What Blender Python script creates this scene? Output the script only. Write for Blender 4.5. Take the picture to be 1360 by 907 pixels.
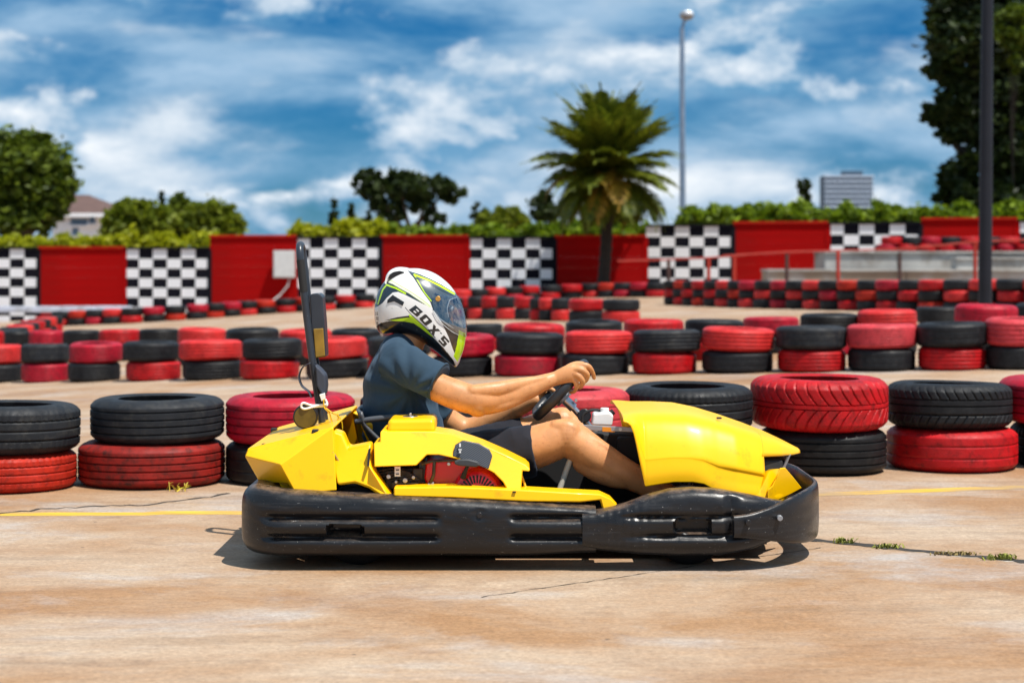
import bpy, bmesh, math, random
import numpy as np
from mathutils import Vector, Matrix, noise as mnoise

# ---------------------------------------------------------------- camera, sky, sun
F = 2300.0      # focal length in photograph pixels
H = 1.05        # camera height
HX, HY = 680.0, 350.0   # vanishing point / horizon row in the photograph

S = bpy.context.scene
for o in list(bpy.data.objects):
    bpy.data.objects.remove(o)
COL = S.collection

cam = bpy.data.cameras.new('camera')
cam.sensor_width = 36.0
cam.lens = F / 1360.0 * 36.0
cam.shift_y = -(453.5 - HY) / 1360.0
cam.clip_start = 0.1
cam.clip_end = 6000
cam.dof.use_dof = True
cam.dof.focus_distance = 6.25
cam.dof.aperture_fstop = 3.2
camo = bpy.data.objects.new('camera', cam)
camo.location = (0, 0, H)
camo.rotation_euler = (math.radians(90), 0, 0)
COL.objects.link(camo)
S.camera = camo

SUN = Vector((0.36, -0.31, 1.0)).normalized()
sun_el = math.asin(SUN.z)
sun_az = math.atan2(SUN.x, SUN.y)

W = bpy.data.worlds.new('World')
S.world = W
W.use_nodes = True
nt = W.node_tree
CLOUD = ((4.0, 4.0, 10.5), (10.96, 6.92, 16.90), (8.0, 8.0, 14.0), (5.77, 10.21, 6.88))
nt.nodes.clear()
def wn(t, **k):
    n = nt.nodes.new(t)
    for a, b in k.items():
        setattr(n, a, b)
    return n
L = nt.links.new
out = wn('ShaderNodeOutputWorld')
bg = wn('ShaderNodeBackground')
bg.inputs['Strength'].default_value = 0.062
sky = wn('ShaderNodeTexSky', sky_type='NISHITA')
sky.sun_disc = False
sky.sun_elevation = sun_el
sky.sun_rotation = sun_az
sky.altitude = 0
sky.air_density = 1.0
sky.dust_density = 0.3
sky.ozone_density = 3.0
hsv = wn('ShaderNodeHueSaturation')
hsv.inputs['Saturation'].default_value = 1.15
hsv.inputs['Value'].default_value = 0.75
tint = wn('ShaderNodeMix', data_type='RGBA', blend_type='MULTIPLY')
tint.inputs['Factor'].default_value = 1.0
tint.inputs[7].default_value = (0.32, 0.68, 1.10, 1)
L(sky.outputs[0], tint.inputs[6])
L(tint.outputs[2], hsv.inputs['Color'])
tc = wn('ShaderNodeTexCoord')
def wmap(scale, loc):
    m_ = wn('ShaderNodeMapping')
    m_.inputs['Scale'].default_value = scale
    m_.inputs['Location'].default_value = loc
    L(tc.outputs['Generated'], m_.inputs['Vector'])
    return m_.outputs[0]
def wnoise(vec, detail, rough, dist=0.0):
    n_ = wn('ShaderNodeTexNoise')
    n_.inputs['Scale'].default_value = 1.0
    n_.inputs['Detail'].default_value = detail
    n_.inputs['Roughness'].default_value = rough
    n_.inputs['Distortion'].default_value = dist
    L(vec, n_.inputs['Vector'])
    return n_.outputs['Fac']
def wrange(v, a, b, lo=0.0, hi=1.0, smooth_=True):
    r_ = wn('ShaderNodeMapRange')
    if smooth_:
        r_.interpolation_type = 'SMOOTHSTEP'
    r_.inputs['From Min'].default_value = a
    r_.inputs['From Max'].default_value = b
    r_.inputs['To Min'].default_value = lo
    r_.inputs['To Max'].default_value = hi
    L(v, r_.inputs['Value'])
    return r_.outputs[0]
def wmath(op, a, b):
    m_ = wn('ShaderNodeMath', operation=op)
    for i, v in ((0, a), (1, b)):
        if isinstance(v, float):
            m_.inputs[i].default_value = v
        else:
            L(v, m_.inputs[i])
    return m_.outputs[0]
def wmix(f, a, b):
    m_ = wn('ShaderNodeMix', data_type='RGBA')
    if isinstance(f, float):
        m_.inputs['Factor'].default_value = f
    else:
        L(f, m_.inputs['Factor'])
    for i, v in ((6, a), (7, b)):
        if isinstance(v, tuple):
            m_.inputs[i].default_value = (*v, 1)
        else:
            L(v, m_.inputs[i])
    return m_.outputs[2]
# high soft layer of grey-blue cloud
soft = wnoise(wmap((5.0, 5.0, 17.0), (7.3, 1.1, 4.4)), 8, 0.56, 0.2)
col_ = wmix(wrange(soft, 0.34, 0.62, 0.0, 0.92), hsv.outputs[0], wmix(wrange(soft, 0.42, 0.72), (1.9, 4.7, 7.6), (6.2, 8.4, 10.8)))
# two decks of cumulus: lit where the cloud thins upwards, grey-blue underneath
def deck(col_in, scale, loc, lo, hi, up, gain):
    d0 = wnoise(wmap(scale, loc), 10, 0.55, 0.12)
    d1 = wnoise(wmap(scale, (loc[0] - 0.03, loc[1], loc[2] + up)), 10, 0.55, 0.12)
    lit = wmath('MULTIPLY', wmath('SUBTRACT', d0, d1), gain)
    lit = wmath('ADD', lit, wrange(d0, lo, hi + 0.12, 0.10, 0.52))
    shade = wmix(wrange(lit, 0.0, 1.0, 0.0, 1.0, False), (2.0, 4.7, 7.6), (12.4, 12.9, 13.4))
    return wmix(wrange(d0, lo, hi), col_in, shade)
col_ = deck(col_, CLOUD[0], CLOUD[1], 0.43, 0.56, 0.17, 3.6)
col_ = deck(col_, CLOUD[2], CLOUD[3], 0.52, 0.61, 0.14, 4.2)
class mx: outputs = [None, None, col_]
L(mx.outputs[2], bg.inputs['Color'])
L(bg.outputs[0], out.inputs[0])

sl = bpy.data.lights.new('sun', 'SUN')
sl.energy = 5.0
sl.angle = math.radians(0.53)
sl.color = (1.0, 0.955, 0.88)
slo = bpy.data.objects.new('sun', sl)
slo.rotation_euler = SUN.to_track_quat('Z', 'Y').to_euler()
slo.location = (0, 0, 30)
COL.objects.link(slo)

S.view_settings.view_transform = 'Standard'
S.view_settings.look = 'None'
S.view_settings.gamma = 1.0
S.view_settings.use_curve_mapping = False
S.view_settings.exposure = 0.36
S.render.engine = 'CYCLES'
S.cycles.max_bounces = 6
S.cycles.transparent_max_bounces = 12

# ---------------------------------------------------------------- helpers
def P(px, py, Y):
    return Vector(((px - HX) * Y / F, Y, H - (py - HY) * Y / F))

def smooth(a, b, t):
    t = max(0.0, min(1.0, (t - a) / (b - a)))
    return t * t * (3 - 2 * t)

def gz(x, y):
    xx = max(-24.0, min(24.0, x))
    return smooth(9.4, 15.5, y) * (0.042 * xx - 0.011 * (math.sqrt(xx * xx + 1.0) - 1.0))

def ground(px, py):
    """walk down a photograph ray to the ground"""
    y = 3.0
    while y < 300:
        p = P(px, py, y)
        if p.z <= gz(p.x, y):
            return p
        y += 0.01
    return P(px, py, 300)

def tag(o, label, cat, group=None):
    o['label'] = label
    o['category'] = cat
    if group:
        o['group'] = group
    return o

ORIG = {}
def root(name, loc, label=None, cat=None, group=None):
    o = bpy.data.objects.new(name, None)
    o.empty_display_size = 0.1
    o.location = loc
    COL.objects.link(o)
    ORIG[o.name] = Vector(loc)
    if label:
        tag(o, label, cat, group)
    return o

def link(name, me, mat=None, parent=None):
    o = bpy.data.objects.new(name, me)
    COL.objects.link(o)
    if mat is not None and len(me.materials) == 0:
        me.materials.append(mat)
    if parent is not None:
        o.parent = parent
        ORIG[o.name] = ORIG[parent.name]
    return o

def obj(name, V, Fc, mat=None, parent=None, smooth_ang=None, bevel=None, bseg=3, solid=None, subsurf=0):
    """one mesh object from world-space vertices"""
    off = ORIG[parent.name] if parent is not None else Vector((0, 0, 0))
    me = bpy.data.meshes.new(name)
    me.from_pydata([(v[0] - off.x, v[1] - off.y, v[2] - off.z) for v in V], [], Fc)
    bm = bmesh.new(); bm.from_mesh(me)
    bmesh.ops.recalc_face_normals(bm, faces=bm.faces)
    bm.to_mesh(me); bm.free()
    if smooth_ang is not None:
        me.polygons.foreach_set('use_smooth', [True] * len(me.polygons))
        if smooth_ang < 179:
            me.set_sharp_from_angle(angle=math.radians(smooth_ang))
    o = link(name, me, mat, parent)
    if solid:
        m = o.modifiers.new('solid', 'SOLIDIFY'); m.thickness = solid; m.offset = 0
    if bevel:
        m = o.modifiers.new('bevel', 'BEVEL'); m.width = bevel; m.segments = bseg
        m.limit_method = 'ANGLE'; m.angle_limit = math.radians(28)
        if smooth_ang is None:
            me.polygons.foreach_set('use_smooth', [True] * len(me.polygons))
        m.harden_normals = True
    if subsurf:
        m = o.modifiers.new('sub', 'SUBSURF'); m.levels = subsurf; m.render_levels = subsurf
    return o

class MB:
    def __init__(self):
        self.V = []; self.F = []
    def add(self, V, Fc):
        n = len(self.V)
        self.V += [tuple(v) for v in V]
        self.F += [tuple(i + n for i in f) for f in Fc]
    def box(self, c, s, rz=0.0):
        cx, cy, cz = c; a, b, d = s[0] / 2, s[1] / 2, s[2] / 2
        V = []
        cs, sn = math.cos(rz), math.sin(rz)
        for z in (-d, d):
            for (x, y) in ((-a, -b), (a, -b), (a, b), (-a, b)):
                V.append((cx + x * cs - y * sn, cy + x * sn + y * cs, cz + z))
        self.add(V, [(3, 2, 1, 0), (4, 5, 6, 7), (0, 1, 5, 4), (1, 2, 6, 5), (2, 3, 7, 6), (3, 0, 4, 7)])
    def tube(self, pts, r, n=12, cap=True):
        pts = [Vector(p) for p in pts]
        if not hasattr(r, '__len__'):
            r = [r] * len(pts)
        V = []; Fc = []
        prev = None
        for i, p in enumerate(pts):
            t = (pts[min(i + 1, len(pts) - 1)] - pts[max(i - 1, 0)]).normalized()
            if prev is None:
                u = t.orthogonal().normalized()
            else:
                u = (prev - t * prev.dot(t)).normalized()
            prev = u
            w = t.cross(u)
            for k in range(n):
                a = 2 * math.pi * k / n
                V.append(p + (u * math.cos(a) + w * math.sin(a)) * r[i])
        for i in range(len(pts) - 1):
            for k in range(n):
                k2 = (k + 1) % n
                Fc.append((i * n + k, i * n + k2, (i + 1) * n + k2, (i + 1) * n + k))
        if cap:
            Fc.append(tuple(range(n - 1, -1, -1)))
            Fc.append(tuple(range((len(pts) - 1) * n, len(pts) * n)))
        self.add(V, Fc)
    def cyl(self, a, b, r, n=20):
        self.tube([a, b], r, n)
    def prism(self, poly, y0, y1):
        """poly of photograph pixels at depth Y0 (or (px,py,Y)), pushed back to constant thickness"""
        near = []; far = []
        for q in poly:
            Y = q[2] if len(q) > 2 else y0
            p = P(q[0], q[1], Y)
            near.append(p); far.append(Vector((p.x, y1 + (Y - y0), p.z)))
        n = len(poly)
        self.add(near + far, [tuple(range(n)), tuple(range(2 * n - 1, n - 1, -1))] +
                 [(i, i + n, (i + 1) % n + n, (i + 1) % n) for i in range(n)])
    def sphere(self, c, r, n=16, m=10, s=(1, 1, 1)):
        V = []; Fc = []
        for j in range(m + 1):
            th = math.pi * j / m
            for i in range(n):
                ph = 2 * math.pi * i / n
                V.append((c[0] + r * s[0] * math.sin(th) * math.cos(ph), c[1] + r * s[1] * math.sin(th) * math.sin(ph), c[2] + r * s[2] * math.cos(th)))
        for j in range(m):
            for i in range(n):
                i2 = (i + 1) % n
                Fc.append((j * n + i, j * n + i2, (j + 1) * n + i2, (j + 1) * n + i))
        self.add(V, Fc)
    def obj(self, name, mat, parent=None, **k):
        return obj(name, self.V, self.F, mat, parent, **k)

def catmull(pts, sub=6, closed=False):
    n = len(pts); R = []
    pts = [np.array(p, float) for p in pts]
    rng = range(n) if closed else range(n - 1)
    for i in rng:
        if closed:
            a, b, c, d = pts[(i - 1) % n], pts[i], pts[(i + 1) % n], pts[(i + 2) % n]
        else:
            a, b, c, d = pts[max(i - 1, 0)], pts[i], pts[i + 1], pts[min(i + 2, n - 1)]
        for k in range(sub):
            t = k / sub
            R.append(0.5 * ((2 * b) + (c - a) * t + (2 * a - 5 * b + 4 * c - d) * t * t + (3 * b - a - 3 * c + d) * t ** 3))
    if not closed:
        R.append(pts[-1])
    return R

def lerp_tab(tab, v):
    if v <= tab[0][0]: return tab[0][1]
    for (a, ya), (b, yb) in zip(tab, tab[1:]):
        if v <= b: return ya + (yb - ya) * (v - a) / (b - a)
    return tab[-1][1]

# ---------------------------------------------------------------- materials
def mat(name, col, rough=0.5, metal=0.0, var=0.0, vscale=6.0, bump=0.0, bscale=40.0, coat=0.0, spec=0.5,
        dirt=None, dscale=4.0, dlo=0.55, dhi=0.75, stretch=(1, 1, 1), rvar=0.0, coords='Object'):
    m = bpy.data.materials.new(name)
    m.use_nodes = True
    t = m.node_tree
    b = t.nodes['Principled BSDF']
    b.inputs['Base Color'].default_value = (*col, 1)
    b.inputs['Roughness'].default_value = rough
    b.inputs['Metallic'].default_value = metal
    b.inputs['Coat Weight'].default_value = coat
    b.inputs['Coat Roughness'].default_value = 0.12
    b.inputs['Specular IOR Level'].default_value = spec
    if var or bump or dirt or rvar:
        c = t.nodes.new('ShaderNodeTexCoord')
        mp = t.nodes.new('ShaderNodeMapping')
        mp.inputs['Scale'].default_value = stretch
        t.links.new(c.outputs[coords], mp.inputs['Vector'])
        last = None
        if var:
            n = t.nodes.new('ShaderNodeTexNoise')
            n.inputs['Scale'].default_value = vscale; n.inputs['Detail'].default_value = 6
            t.links.new(mp.outputs[0], n.inputs['Vector'])
            r = t.nodes.new('ShaderNodeMix'); r.data_type = 'RGBA'
            r.inputs[6].default_value = (*[x * (1 - var) for x in col], 1)
            r.inputs[7].default_value = (*[min(1, x * (1 + var)) for x in col], 1)
            mr = t.nodes.new('ShaderNodeMapRange')
            mr.inputs['From Min'].default_value = 0.3; mr.inputs['From Max'].default_value = 0.7
            t.links.new(n.outputs['Fac'], mr.inputs['Value'])
            t.links.new(mr.outputs[0], r.inputs['Factor'])
            last = r.outputs[2]
            if rvar:
                mr2 = t.nodes.new('ShaderNodeMapRange')
                mr2.inputs['To Min'].default_value = max(0, rough - rvar); mr2.inputs['To Max'].default_value = min(1, rough + rvar)
                mr2.inputs['From Min'].default_value = 0.3; mr2.inputs['From Max'].default_value = 0.7
                t.links.new(n.outputs['Fac'], mr2.inputs['Value'])
                t.links.new(mr2.outputs[0], b.inputs['Roughness'])
        if dirt:
            n = t.nodes.new('ShaderNodeTexNoise')
            n.inputs['Scale'].default_value = dscale; n.inputs['Detail'].default_value = 9; n.inputs['Roughness'].default_value = 0.65
            mp3 = t.nodes.new('ShaderNodeMapping'); mp3.inputs['Scale'].default_value = stretch
            mp3.inputs['Location'].default_value = (3.3, 7.1, 1.9)
            t.links.new(c.outputs[coords], mp3.inputs['Vector'])
            t.links.new(mp3.outputs[0], n.inputs['Vector'])
            mr = t.nodes.new('ShaderNodeMapRange')
            mr.inputs['From Min'].default_value = dlo; mr.inputs['From Max'].default_value = dhi
            t.links.new(n.outputs['Fac'], mr.inputs['Value'])
            r = t.nodes.new('ShaderNodeMix'); r.data_type = 'RGBA'
            t.links.new(mr.outputs[0], r.inputs['Factor'])
            if last is None:
                r.inputs[6].default_value = (*col, 1)
            else:
                t.links.new(last, r.inputs[6])
            r.inputs[7].default_value = (*dirt, 1)
            last = r.outputs[2]
        if last is not None:
            t.links.new(last, b.inputs['Base Color'])
        if bump:
            n = t.nodes.new('ShaderNodeTexNoise')
            n.inputs['Scale'].default_value = bscale; n.inputs['Detail'].default_value = 5
            t.links.new(mp.outputs[0], n.inputs['Vector'])
            bp = t.nodes.new('ShaderNodeBump'); bp.inputs['Strength'].default_value = bump; bp.inputs['Distance'].default_value = 0.01
            t.links.new(n.outputs['Fac'], bp.inputs['Height'])
            t.links.new(bp.outputs[0], b.inputs['Normal'])
    return m

M = {}
M['yellow'] = mat('yellow_plastic', (0.93, 0.50, 0.0), 0.38, var=0.05, vscale=3, coat=0.12, spec=0.3, dirt=(0.36, 0.18, 0.012), dscale=13, dlo=0.60, dhi=0.88, bump=0.05, bscale=9)
def bumper_mat():
    """black polyethylene: grey rub marks dragged along the side, pale nicks, dust lying on the ledges"""
    m = bpy.data.materials.new('black_plastic'); m.use_nodes = True
    t = m.node_tree; b = t.nodes['Principled BSDF']; b.inputs['Specular IOR Level'].default_value = 0.4
    c = t.nodes.new('ShaderNodeTexCoord')
    def nz(sc, st, det=7, ro=0.6, loc=(0, 0, 0)):
        mp = t.nodes.new('ShaderNodeMapping'); mp.inputs['Scale'].default_value = st; mp.inputs['Location'].default_value = loc
        t.links.new(c.outputs['Object'], mp.inputs[0])
        n = t.nodes.new('ShaderNodeTexNoise'); n.inputs['Scale'].default_value = sc; n.inputs['Detail'].default_value = det; n.inputs['Roughness'].default_value = ro
        t.links.new(mp.outputs[0], n.inputs['Vector']); return n.outputs['Fac']
    def rng(v, a_, b_, lo=0.0, hi=1.0):
        r = t.nodes.new('ShaderNodeMapRange'); r.inputs['From Min'].default_value = a_; r.inputs['From Max'].default_value = b_; r.inputs['To Min'].default_value = lo; r.inputs['To Max'].default_value = hi
        t.links.new(v, r.inputs['Value']); return r.outputs[0]
    def mul(x, y):
        r = t.nodes.new('ShaderNodeMath'); r.operation = 'MULTIPLY'; t.links.new(x, r.inputs[0]); t.links.new(y, r.inputs[1]); return r.outputs[0]
    def mix(f, a_, b_):
        r = t.nodes.new('ShaderNodeMix'); r.data_type = 'RGBA'; t.links.new(f, r.inputs['Factor'])
        for i, x in ((6, a_), (7, b_)):
            if isinstance(x, tuple): r.inputs[i].default_value = (*x, 1)
            else: t.links.new(x, r.inputs[i])
        return r.outputs[2]
    patch = nz(3.5, (1, 1, 1.5), 6)
    streak = nz(7, (0.55, 0.55, 14), 9, 0.72, (3, 1, 2))
    base = mix(rng(nz(9, (0.4, 0.4, 2)), 0.3, 0.7), (0.006, 0.006, 0.007), (0.013, 0.013, 0.015))
    base = mix(mul(rng(streak, 0.53, 0.68), rng(patch, 0.45, 0.66)), base, (0.045, 0.045, 0.048))
    base = mix(rng(nz(60, (0.35, 0.35, 1.6), 6, 0.7, (9, 4, 1)), 0.66, 0.73, 0, 0.8), base, (0.40, 0.40, 0.39))
    base = mix(rng(nz(150, (1, 1, 1), 4, 0.6, (2, 7, 5)), 0.69, 0.74, 0, 0.8), base, (0.45, 0.44, 0.42))
    g_ = t.nodes.new('ShaderNodeNewGeometry'); sp = t.nodes.new('ShaderNodeSeparateXYZ'); t.links.new(g_.outputs['Normal'], sp.inputs[0])
    dust = mul(rng(sp.outputs[2], 0.72, 0.98), rng(nz(26, (1, 1, 1), 7, 0.7, (5, 5, 5)), 0.40, 0.66, 0, 0.8))
    base = mix(dust, base, (0.20, 0.13, 0.085))
    t.links.new(base, b.inputs['Base Color'])
    t.links.new(rng(nz(11, (0.5, 0.5, 2)), 0.3, 0.7, 0.22, 0.44), b.inputs['Roughness'])
    bp = t.nodes.new('ShaderNodeBump'); bp.inputs['Strength'].default_value = 0.22; bp.inputs['Distance'].default_value = 0.006
    t.links.new(nz(34, (0.6, 0.6, 1.4), 6), bp.inputs['Height']); t.links.new(bp.outputs[0], b.inputs['Normal'])
    return m
M['black_plastic'] = bumper_mat()
M['black'] = mat('black_paint', (0.012, 0.012, 0.014), 0.35)
M['black_matt'] = mat('black_matt', (0.012, 0.012, 0.013), 0.75)
M['rubber'] = mat('wheel_rubber', (0.006, 0.006, 0.007), 0.7, var=0.3, vscale=20, spec=0.2)
M['steel'] = mat('bare_steel', (0.55, 0.55, 0.56), 0.32, 1.0, var=0.2, vscale=30)
M['grey_steel'] = mat('grey_painted_steel', (0.30, 0.31, 0.33), 0.4, 0.3, var=0.15, vscale=12)
M['cream'] = mat('cream_tube', (0.55, 0.50, 0.40), 0.5, var=0.1)
M['engine_red'] = mat('red_engine_paint', (0.62, 0.008, 0.012), 0.28, coat=0.4, var=0.1)
M['engine_dark'] = mat('oily_dark_metal', (0.05, 0.042, 0.034), 0.4, 0.5, var=0.5, vscale=40)
M['white_plastic'] = mat('white_plastic', (0.78, 0.79, 0.78), 0.4, var=0.06)
M['orange_sticker'] = mat('orange_sticker', (0.75, 0.26, 0.01), 0.5)
M['navy'] = mat('webbing', (0.035, 0.045, 0.07), 0.7)
M['yellow_strap'] = mat('yellow_strap', (0.72, 0.42, 0.0), 0.5)
M['tan'] = mat('tan_foam', (0.26, 0.15, 0.012), 0.6, var=0.3, vscale=20)
# ---------------------------------------------------------------- ground
def concrete_mat():
    m = bpy.data.materials.new('dusty_concrete'); m.use_nodes = True
    t = m.node_tree; b = t.nodes['Principled BSDF']
    b.inputs['Roughness'].default_value = 0.72
    b.inputs['Specular IOR Level'].default_value = 0.3
    c = t.nodes.new('ShaderNodeTexCoord')
    def nz(scale, st, det=7, rough=0.55, loc=(0, 0, 0), dist=0.0):
        mp = t.nodes.new('ShaderNodeMapping'); mp.inputs['Scale'].default_value = st; mp.inputs['Location'].default_value = loc
        t.links.new(c.outputs['Object'], mp.inputs['Vector'])
        n = t.nodes.new('ShaderNodeTexNoise'); n.inputs['Scale'].default_value = scale
        n.inputs['Detail'].default_value = det; n.inputs['Roughness'].default_value = rough
        n.inputs['Distortion'].default_value = dist
        t.links.new(mp.outputs[0], n.inputs['Vector'])
        return n.outputs['Fac']
    def rng(v, a, b_, lo=0.0, hi=1.0):
        r = t.nodes.new('ShaderNodeMapRange'); r.inputs['From Min'].default_value = a; r.inputs['From Max'].default_value = b_
        r.inputs['To Min'].default_value = lo; r.inputs['To Max'].default_value = hi
        t.links.new(v, r.inputs['Value']); return r.outputs[0]
    def mix(f, a, b_, blend='MIX'):
        r = t.nodes.new('ShaderNodeMix'); r.data_type = 'RGBA'; r.blend_type = blend
        if isinstance(f, float): r.inputs['Factor'].default_value = f
        else: t.links.new(f, r.inputs['Factor'])
        for i, x in ((6, a), (7, b_)):
            if isinstance(x, tuple): r.inputs[i].default_value = (*x, 1)
            else: t.links.new(x, r.inputs[i])
        return r.outputs[2]
    # broad dusty clay, pale worn cement and bluish patches, dragged along the driving direction
    base = mix(rng(nz(0.7, (0.8, 1.2, 1), 10, 0.66, dist=0.3), 0.41, 0.60), (0.275, 0.158, 0.080), (0.365, 0.280, 0.205))
    base = mix(rng(nz(1.1, (0.8, 1.3, 1), 10, 0.70, (4, 9, 0), 0.3), 0.52, 0.72, 0, 0.8), base, (0.345, 0.345, 0.35))
    base = mix(rng(nz(1.0, (0.9, 1.4, 1), 10, 0.68, (14, 3, 0), 0.3), 0.52, 0.72, 0, 0.7), base, (0.215, 0.11, 0.052))
    base = mix(rng(nz(0.9, (0.35, 3.2, 1), 6, 0.6, (1, 23, 0)), 0.56, 0.74, 0, 0.6), base, (0.12, 0.085, 0.06))
    fine = nz(26, (0.45, 1.5, 1), 8, 0.65, (2, 2, 0))
    base = mix(rng(fine, 0.3, 0.7), base, mix(1.0, base, (1.35, 1.33, 1.3), 'MULTIPLY'))
    grit = nz(240, (0.7, 1, 1), 3, 0.6)
    mid_ = nz(7, (0.8, 1.3, 1), 9, 0.7, (7, 5, 0), 0.4)
    base = mix(rng(mid_, 0.54, 0.72, 0, 0.40), base, (0.17, 0.10, 0.062))
    base = mix(rng(grit, 0.57, 0.74, 0, 0.6), base, (0.16, 0.11, 0.08))
    g2 = nz(75, (0.8, 1, 1), 6, 0.75, (3, 8, 0))
    base = mix(rng(g2, 0.34, 0.66), mix(1.0, base, (0.72, 0.70, 0.68), 'MULTIPLY'), mix(1.0, base, (1.20, 1.20, 1.20), 'MULTIPLY'))
    v2 = t.nodes.new('ShaderNodeTexVoronoi'); v2.inputs['Scale'].default_value = 17
    t.links.new(c.outputs['Object'], v2.inputs['Vector'])
    base = mix(rng(v2.outputs['Distance'], 0.03, 0.07, 0.5, 0.0), base, (0.10, 0.07, 0.05))
    # little dark specks and chips
    vr = t.nodes.new('ShaderNodeTexVoronoi'); vr.inputs['Scale'].default_value = 3.2
    t.links.new(c.outputs['Object'], vr.inputs['Vector'])
    base = mix(rng(vr.outputs['Distance'], 0.018, 0.030, 0.85, 0.0), base, (0.07, 0.05, 0.04))
    t.links.new(base, b.inputs['Base Color'])
    bp = t.nodes.new('ShaderNodeBump'); bp.inputs['Strength'].default_value = 0.25; bp.inputs['Distance'].default_value = 0.004
    t.links.new(grit, bp.inputs['Height'])
    t.links.new(bp.outputs[0], b.inputs['Normal'])
    return m
M['concrete_ground'] = concrete_mat()

xs = [-2500, -800, -300, -120, -60, -40] + [x * 1.0 for x in range(-30, 31)] + [40, 60, 120, 300, 800, 2500]
ys = [-60, -20, -5, 0, 3, 5, 6, 7] + [7.5 + 0.5 * k for k in range(18)] + [17 + 1.5 * k for k in range(30)] + [70, 100, 200, 500, 1200, 4000]
V = [(x, y, gz(x, y)) for y in ys for x in xs]
nx = len(xs)
Fc = [(j * nx + i, j * nx + i + 1, (j + 1) * nx + i + 1, (j + 1) * nx + i) for j in range(len(ys) - 1) for i in range(nx - 1)]
g = obj('ground', V, Fc, M['concrete_ground'], smooth_ang=180)
g['kind'] = 'structure'

def strip(name, pts, w, mt, dz=0.0008):
    """thin sheet lying on the ground along a polyline of (x, y)"""
    V = []; Fc = []
    pts = [np.array(p) for p in pts]
    for i, p in enumerate(pts):
        d = pts[min(i + 1, len(pts) - 1)] - pts[max(i - 1, 0)]
        d = d / np.linalg.norm(d); nrm = np.array((-d[1], d[0]))
        ww = w[i] if hasattr(w, '__len__') else w
        for s in (-1, 1):
            q = p + nrm * s * ww / 2
            V.append((q[0], q[1], gz(q[0], q[1]) + dz))
    for i in range(len(pts) - 1):
        Fc.append((2 * i, 2 * i + 2, 2 * i + 3, 2 * i + 1))
    o = obj(name, V, Fc, mt)
    o['kind'] = 'structure'
    return o

M['line_yellow'] = mat('worn_yellow_line', (0.62, 0.37, 0.03), 0.7, var=0.2, vscale=8, dirt=(0.33, 0.225, 0.14), dscale=2.6, dlo=0.42, dhi=0.62, stretch=(0.6, 2, 1))
M['joint'] = mat('dark_joint', (0.03, 0.025, 0.02), 0.9, var=0.4, vscale=30)
M['joint_pale'] = mat('joint_cement_edge', (0.55, 0.52, 0.47), 0.8, var=0.25, vscale=14, dirt=(0.42, 0.29, 0.18), dscale=6, dlo=0.4, dhi=0.6)
def gxy(px, py):
    p = ground(px, py); return (p.x, p.y)
strip('painted_line', [gxy(x, 683 - 2.0 * (x > 200)) for x in range(-60, 440, 25)] , 0.10, M['line_yellow'])
strip('painted_line', [gxy(x, 657 - (x - 1080) * 0.036) for x in range(900, 1440, 25)], 0.11, M['line_yellow'])
rj = random.Random(4)
jpts = [gxy(1000 + k * 12, 709 + k * 1.236 + rj.uniform(-0.5, 0.5)) for k in range(0, 36)]
strip('expansion_joint', [(a, b - 0.026) for a, b in jpts], [0.03 * rj.uniform(0.2, 1.1) for _ in jpts], M['joint_pale'], 0.0008)
strip('expansion_joint', jpts, [0.062 * rj.uniform(0.65, 1.2) for _ in jpts], M['joint'], 0.0016)
cpts = [gxy(-20 + k * 12, 686 - 3 * math.sin(k * 0.25) - k * 1.05 + rj.uniform(-1.2, 1.2)) for k in range(0, 28)]
strip('ground_crack', cpts, [0.022 * rj.uniform(0.3, 1.3) for _ in cpts], M['joint'], 0.0014)
cpts = [gxy(640 + k * 10, 793 - k * 1.45 + rj.uniform(-0.4, 0.4)) for k in range(0, 46)]
strip('ground_crack', cpts, [0.006 * rj.uniform(0.2, 1.2) for _ in cpts], M['joint'], 0.0016)

# small weeds in the joint
M['weed'] = mat('dry_weed', (0.20, 0.21, 0.03), 0.8, var=0.5, vscale=30)
M['weed_dry'] = mat('dead_weed', (0.26, 0.19, 0.07), 0.8, var=0.5, vscale=30)
M['weed_yellow'] = mat('yellow_leaf', (0.55, 0.42, 0.04), 0.6, var=0.3)
def weed(px, py, n, hgt, wid, mt, label, seed, group=None):
    r = random.Random(seed); p = ground(px, py)
    t = root('weed_tuft', p, label, 'weed', group)
    V = []; Fc = []
    for i in range(n):
        a = r.uniform(0, 6.283); x = p.x + r.gauss(0, wid * 0.4); y = p.y + r.gauss(0, 0.012)
        d = Vector((math.cos(a), math.sin(a) * 0.5, 0)) * r.uniform(0.3, 1.1) * hgt
        hh = hgt * r.uniform(0.4, 1.0); w = r.uniform(0.002, 0.005)
        b = Vector((x, y, p.z)); s = Vector((-math.sin(a), math.cos(a), 0.3)) * w
        k = len(V)
        V += [b - s, b + s, b + d * 0.5 + Vector((0, 0, hh * 0.8)) + s, b + d * 0.5 + Vector((0, 0, hh * 0.8)) - s, b + d + Vector((0, 0, hh))]
        Fc += [(k, k + 1, k + 2, k + 3), (k + 3, k + 2, k + 4)]
    o = obj('leaf', V, Fc, mt, t); o['kind'] = 'stuff'
    return t
weed(1122, 721, 60, 0.022, 0.05, M['weed'], 'small green weed in the concrete joint beside the kart bumper', 1)
weed(1178, 727.5, 70, 0.02, 0.06, M['weed'], 'green weed with spread leaves further along the concrete joint', 2)
weed(1266, 736.5, 90, 0.014, 0.10, M['weed_dry'], 'flat brown dead weed lying in the concrete joint', 3)
weed(1330, 743, 80, 0.024, 0.07, M['weed'], 'bushier olive weed at the far end of the concrete joint', 4)
weed(236, 652, 14, 0.045, 0.06, M['weed_yellow'], 'few yellow leaves at the foot of the worn red tyre', 5)

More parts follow.
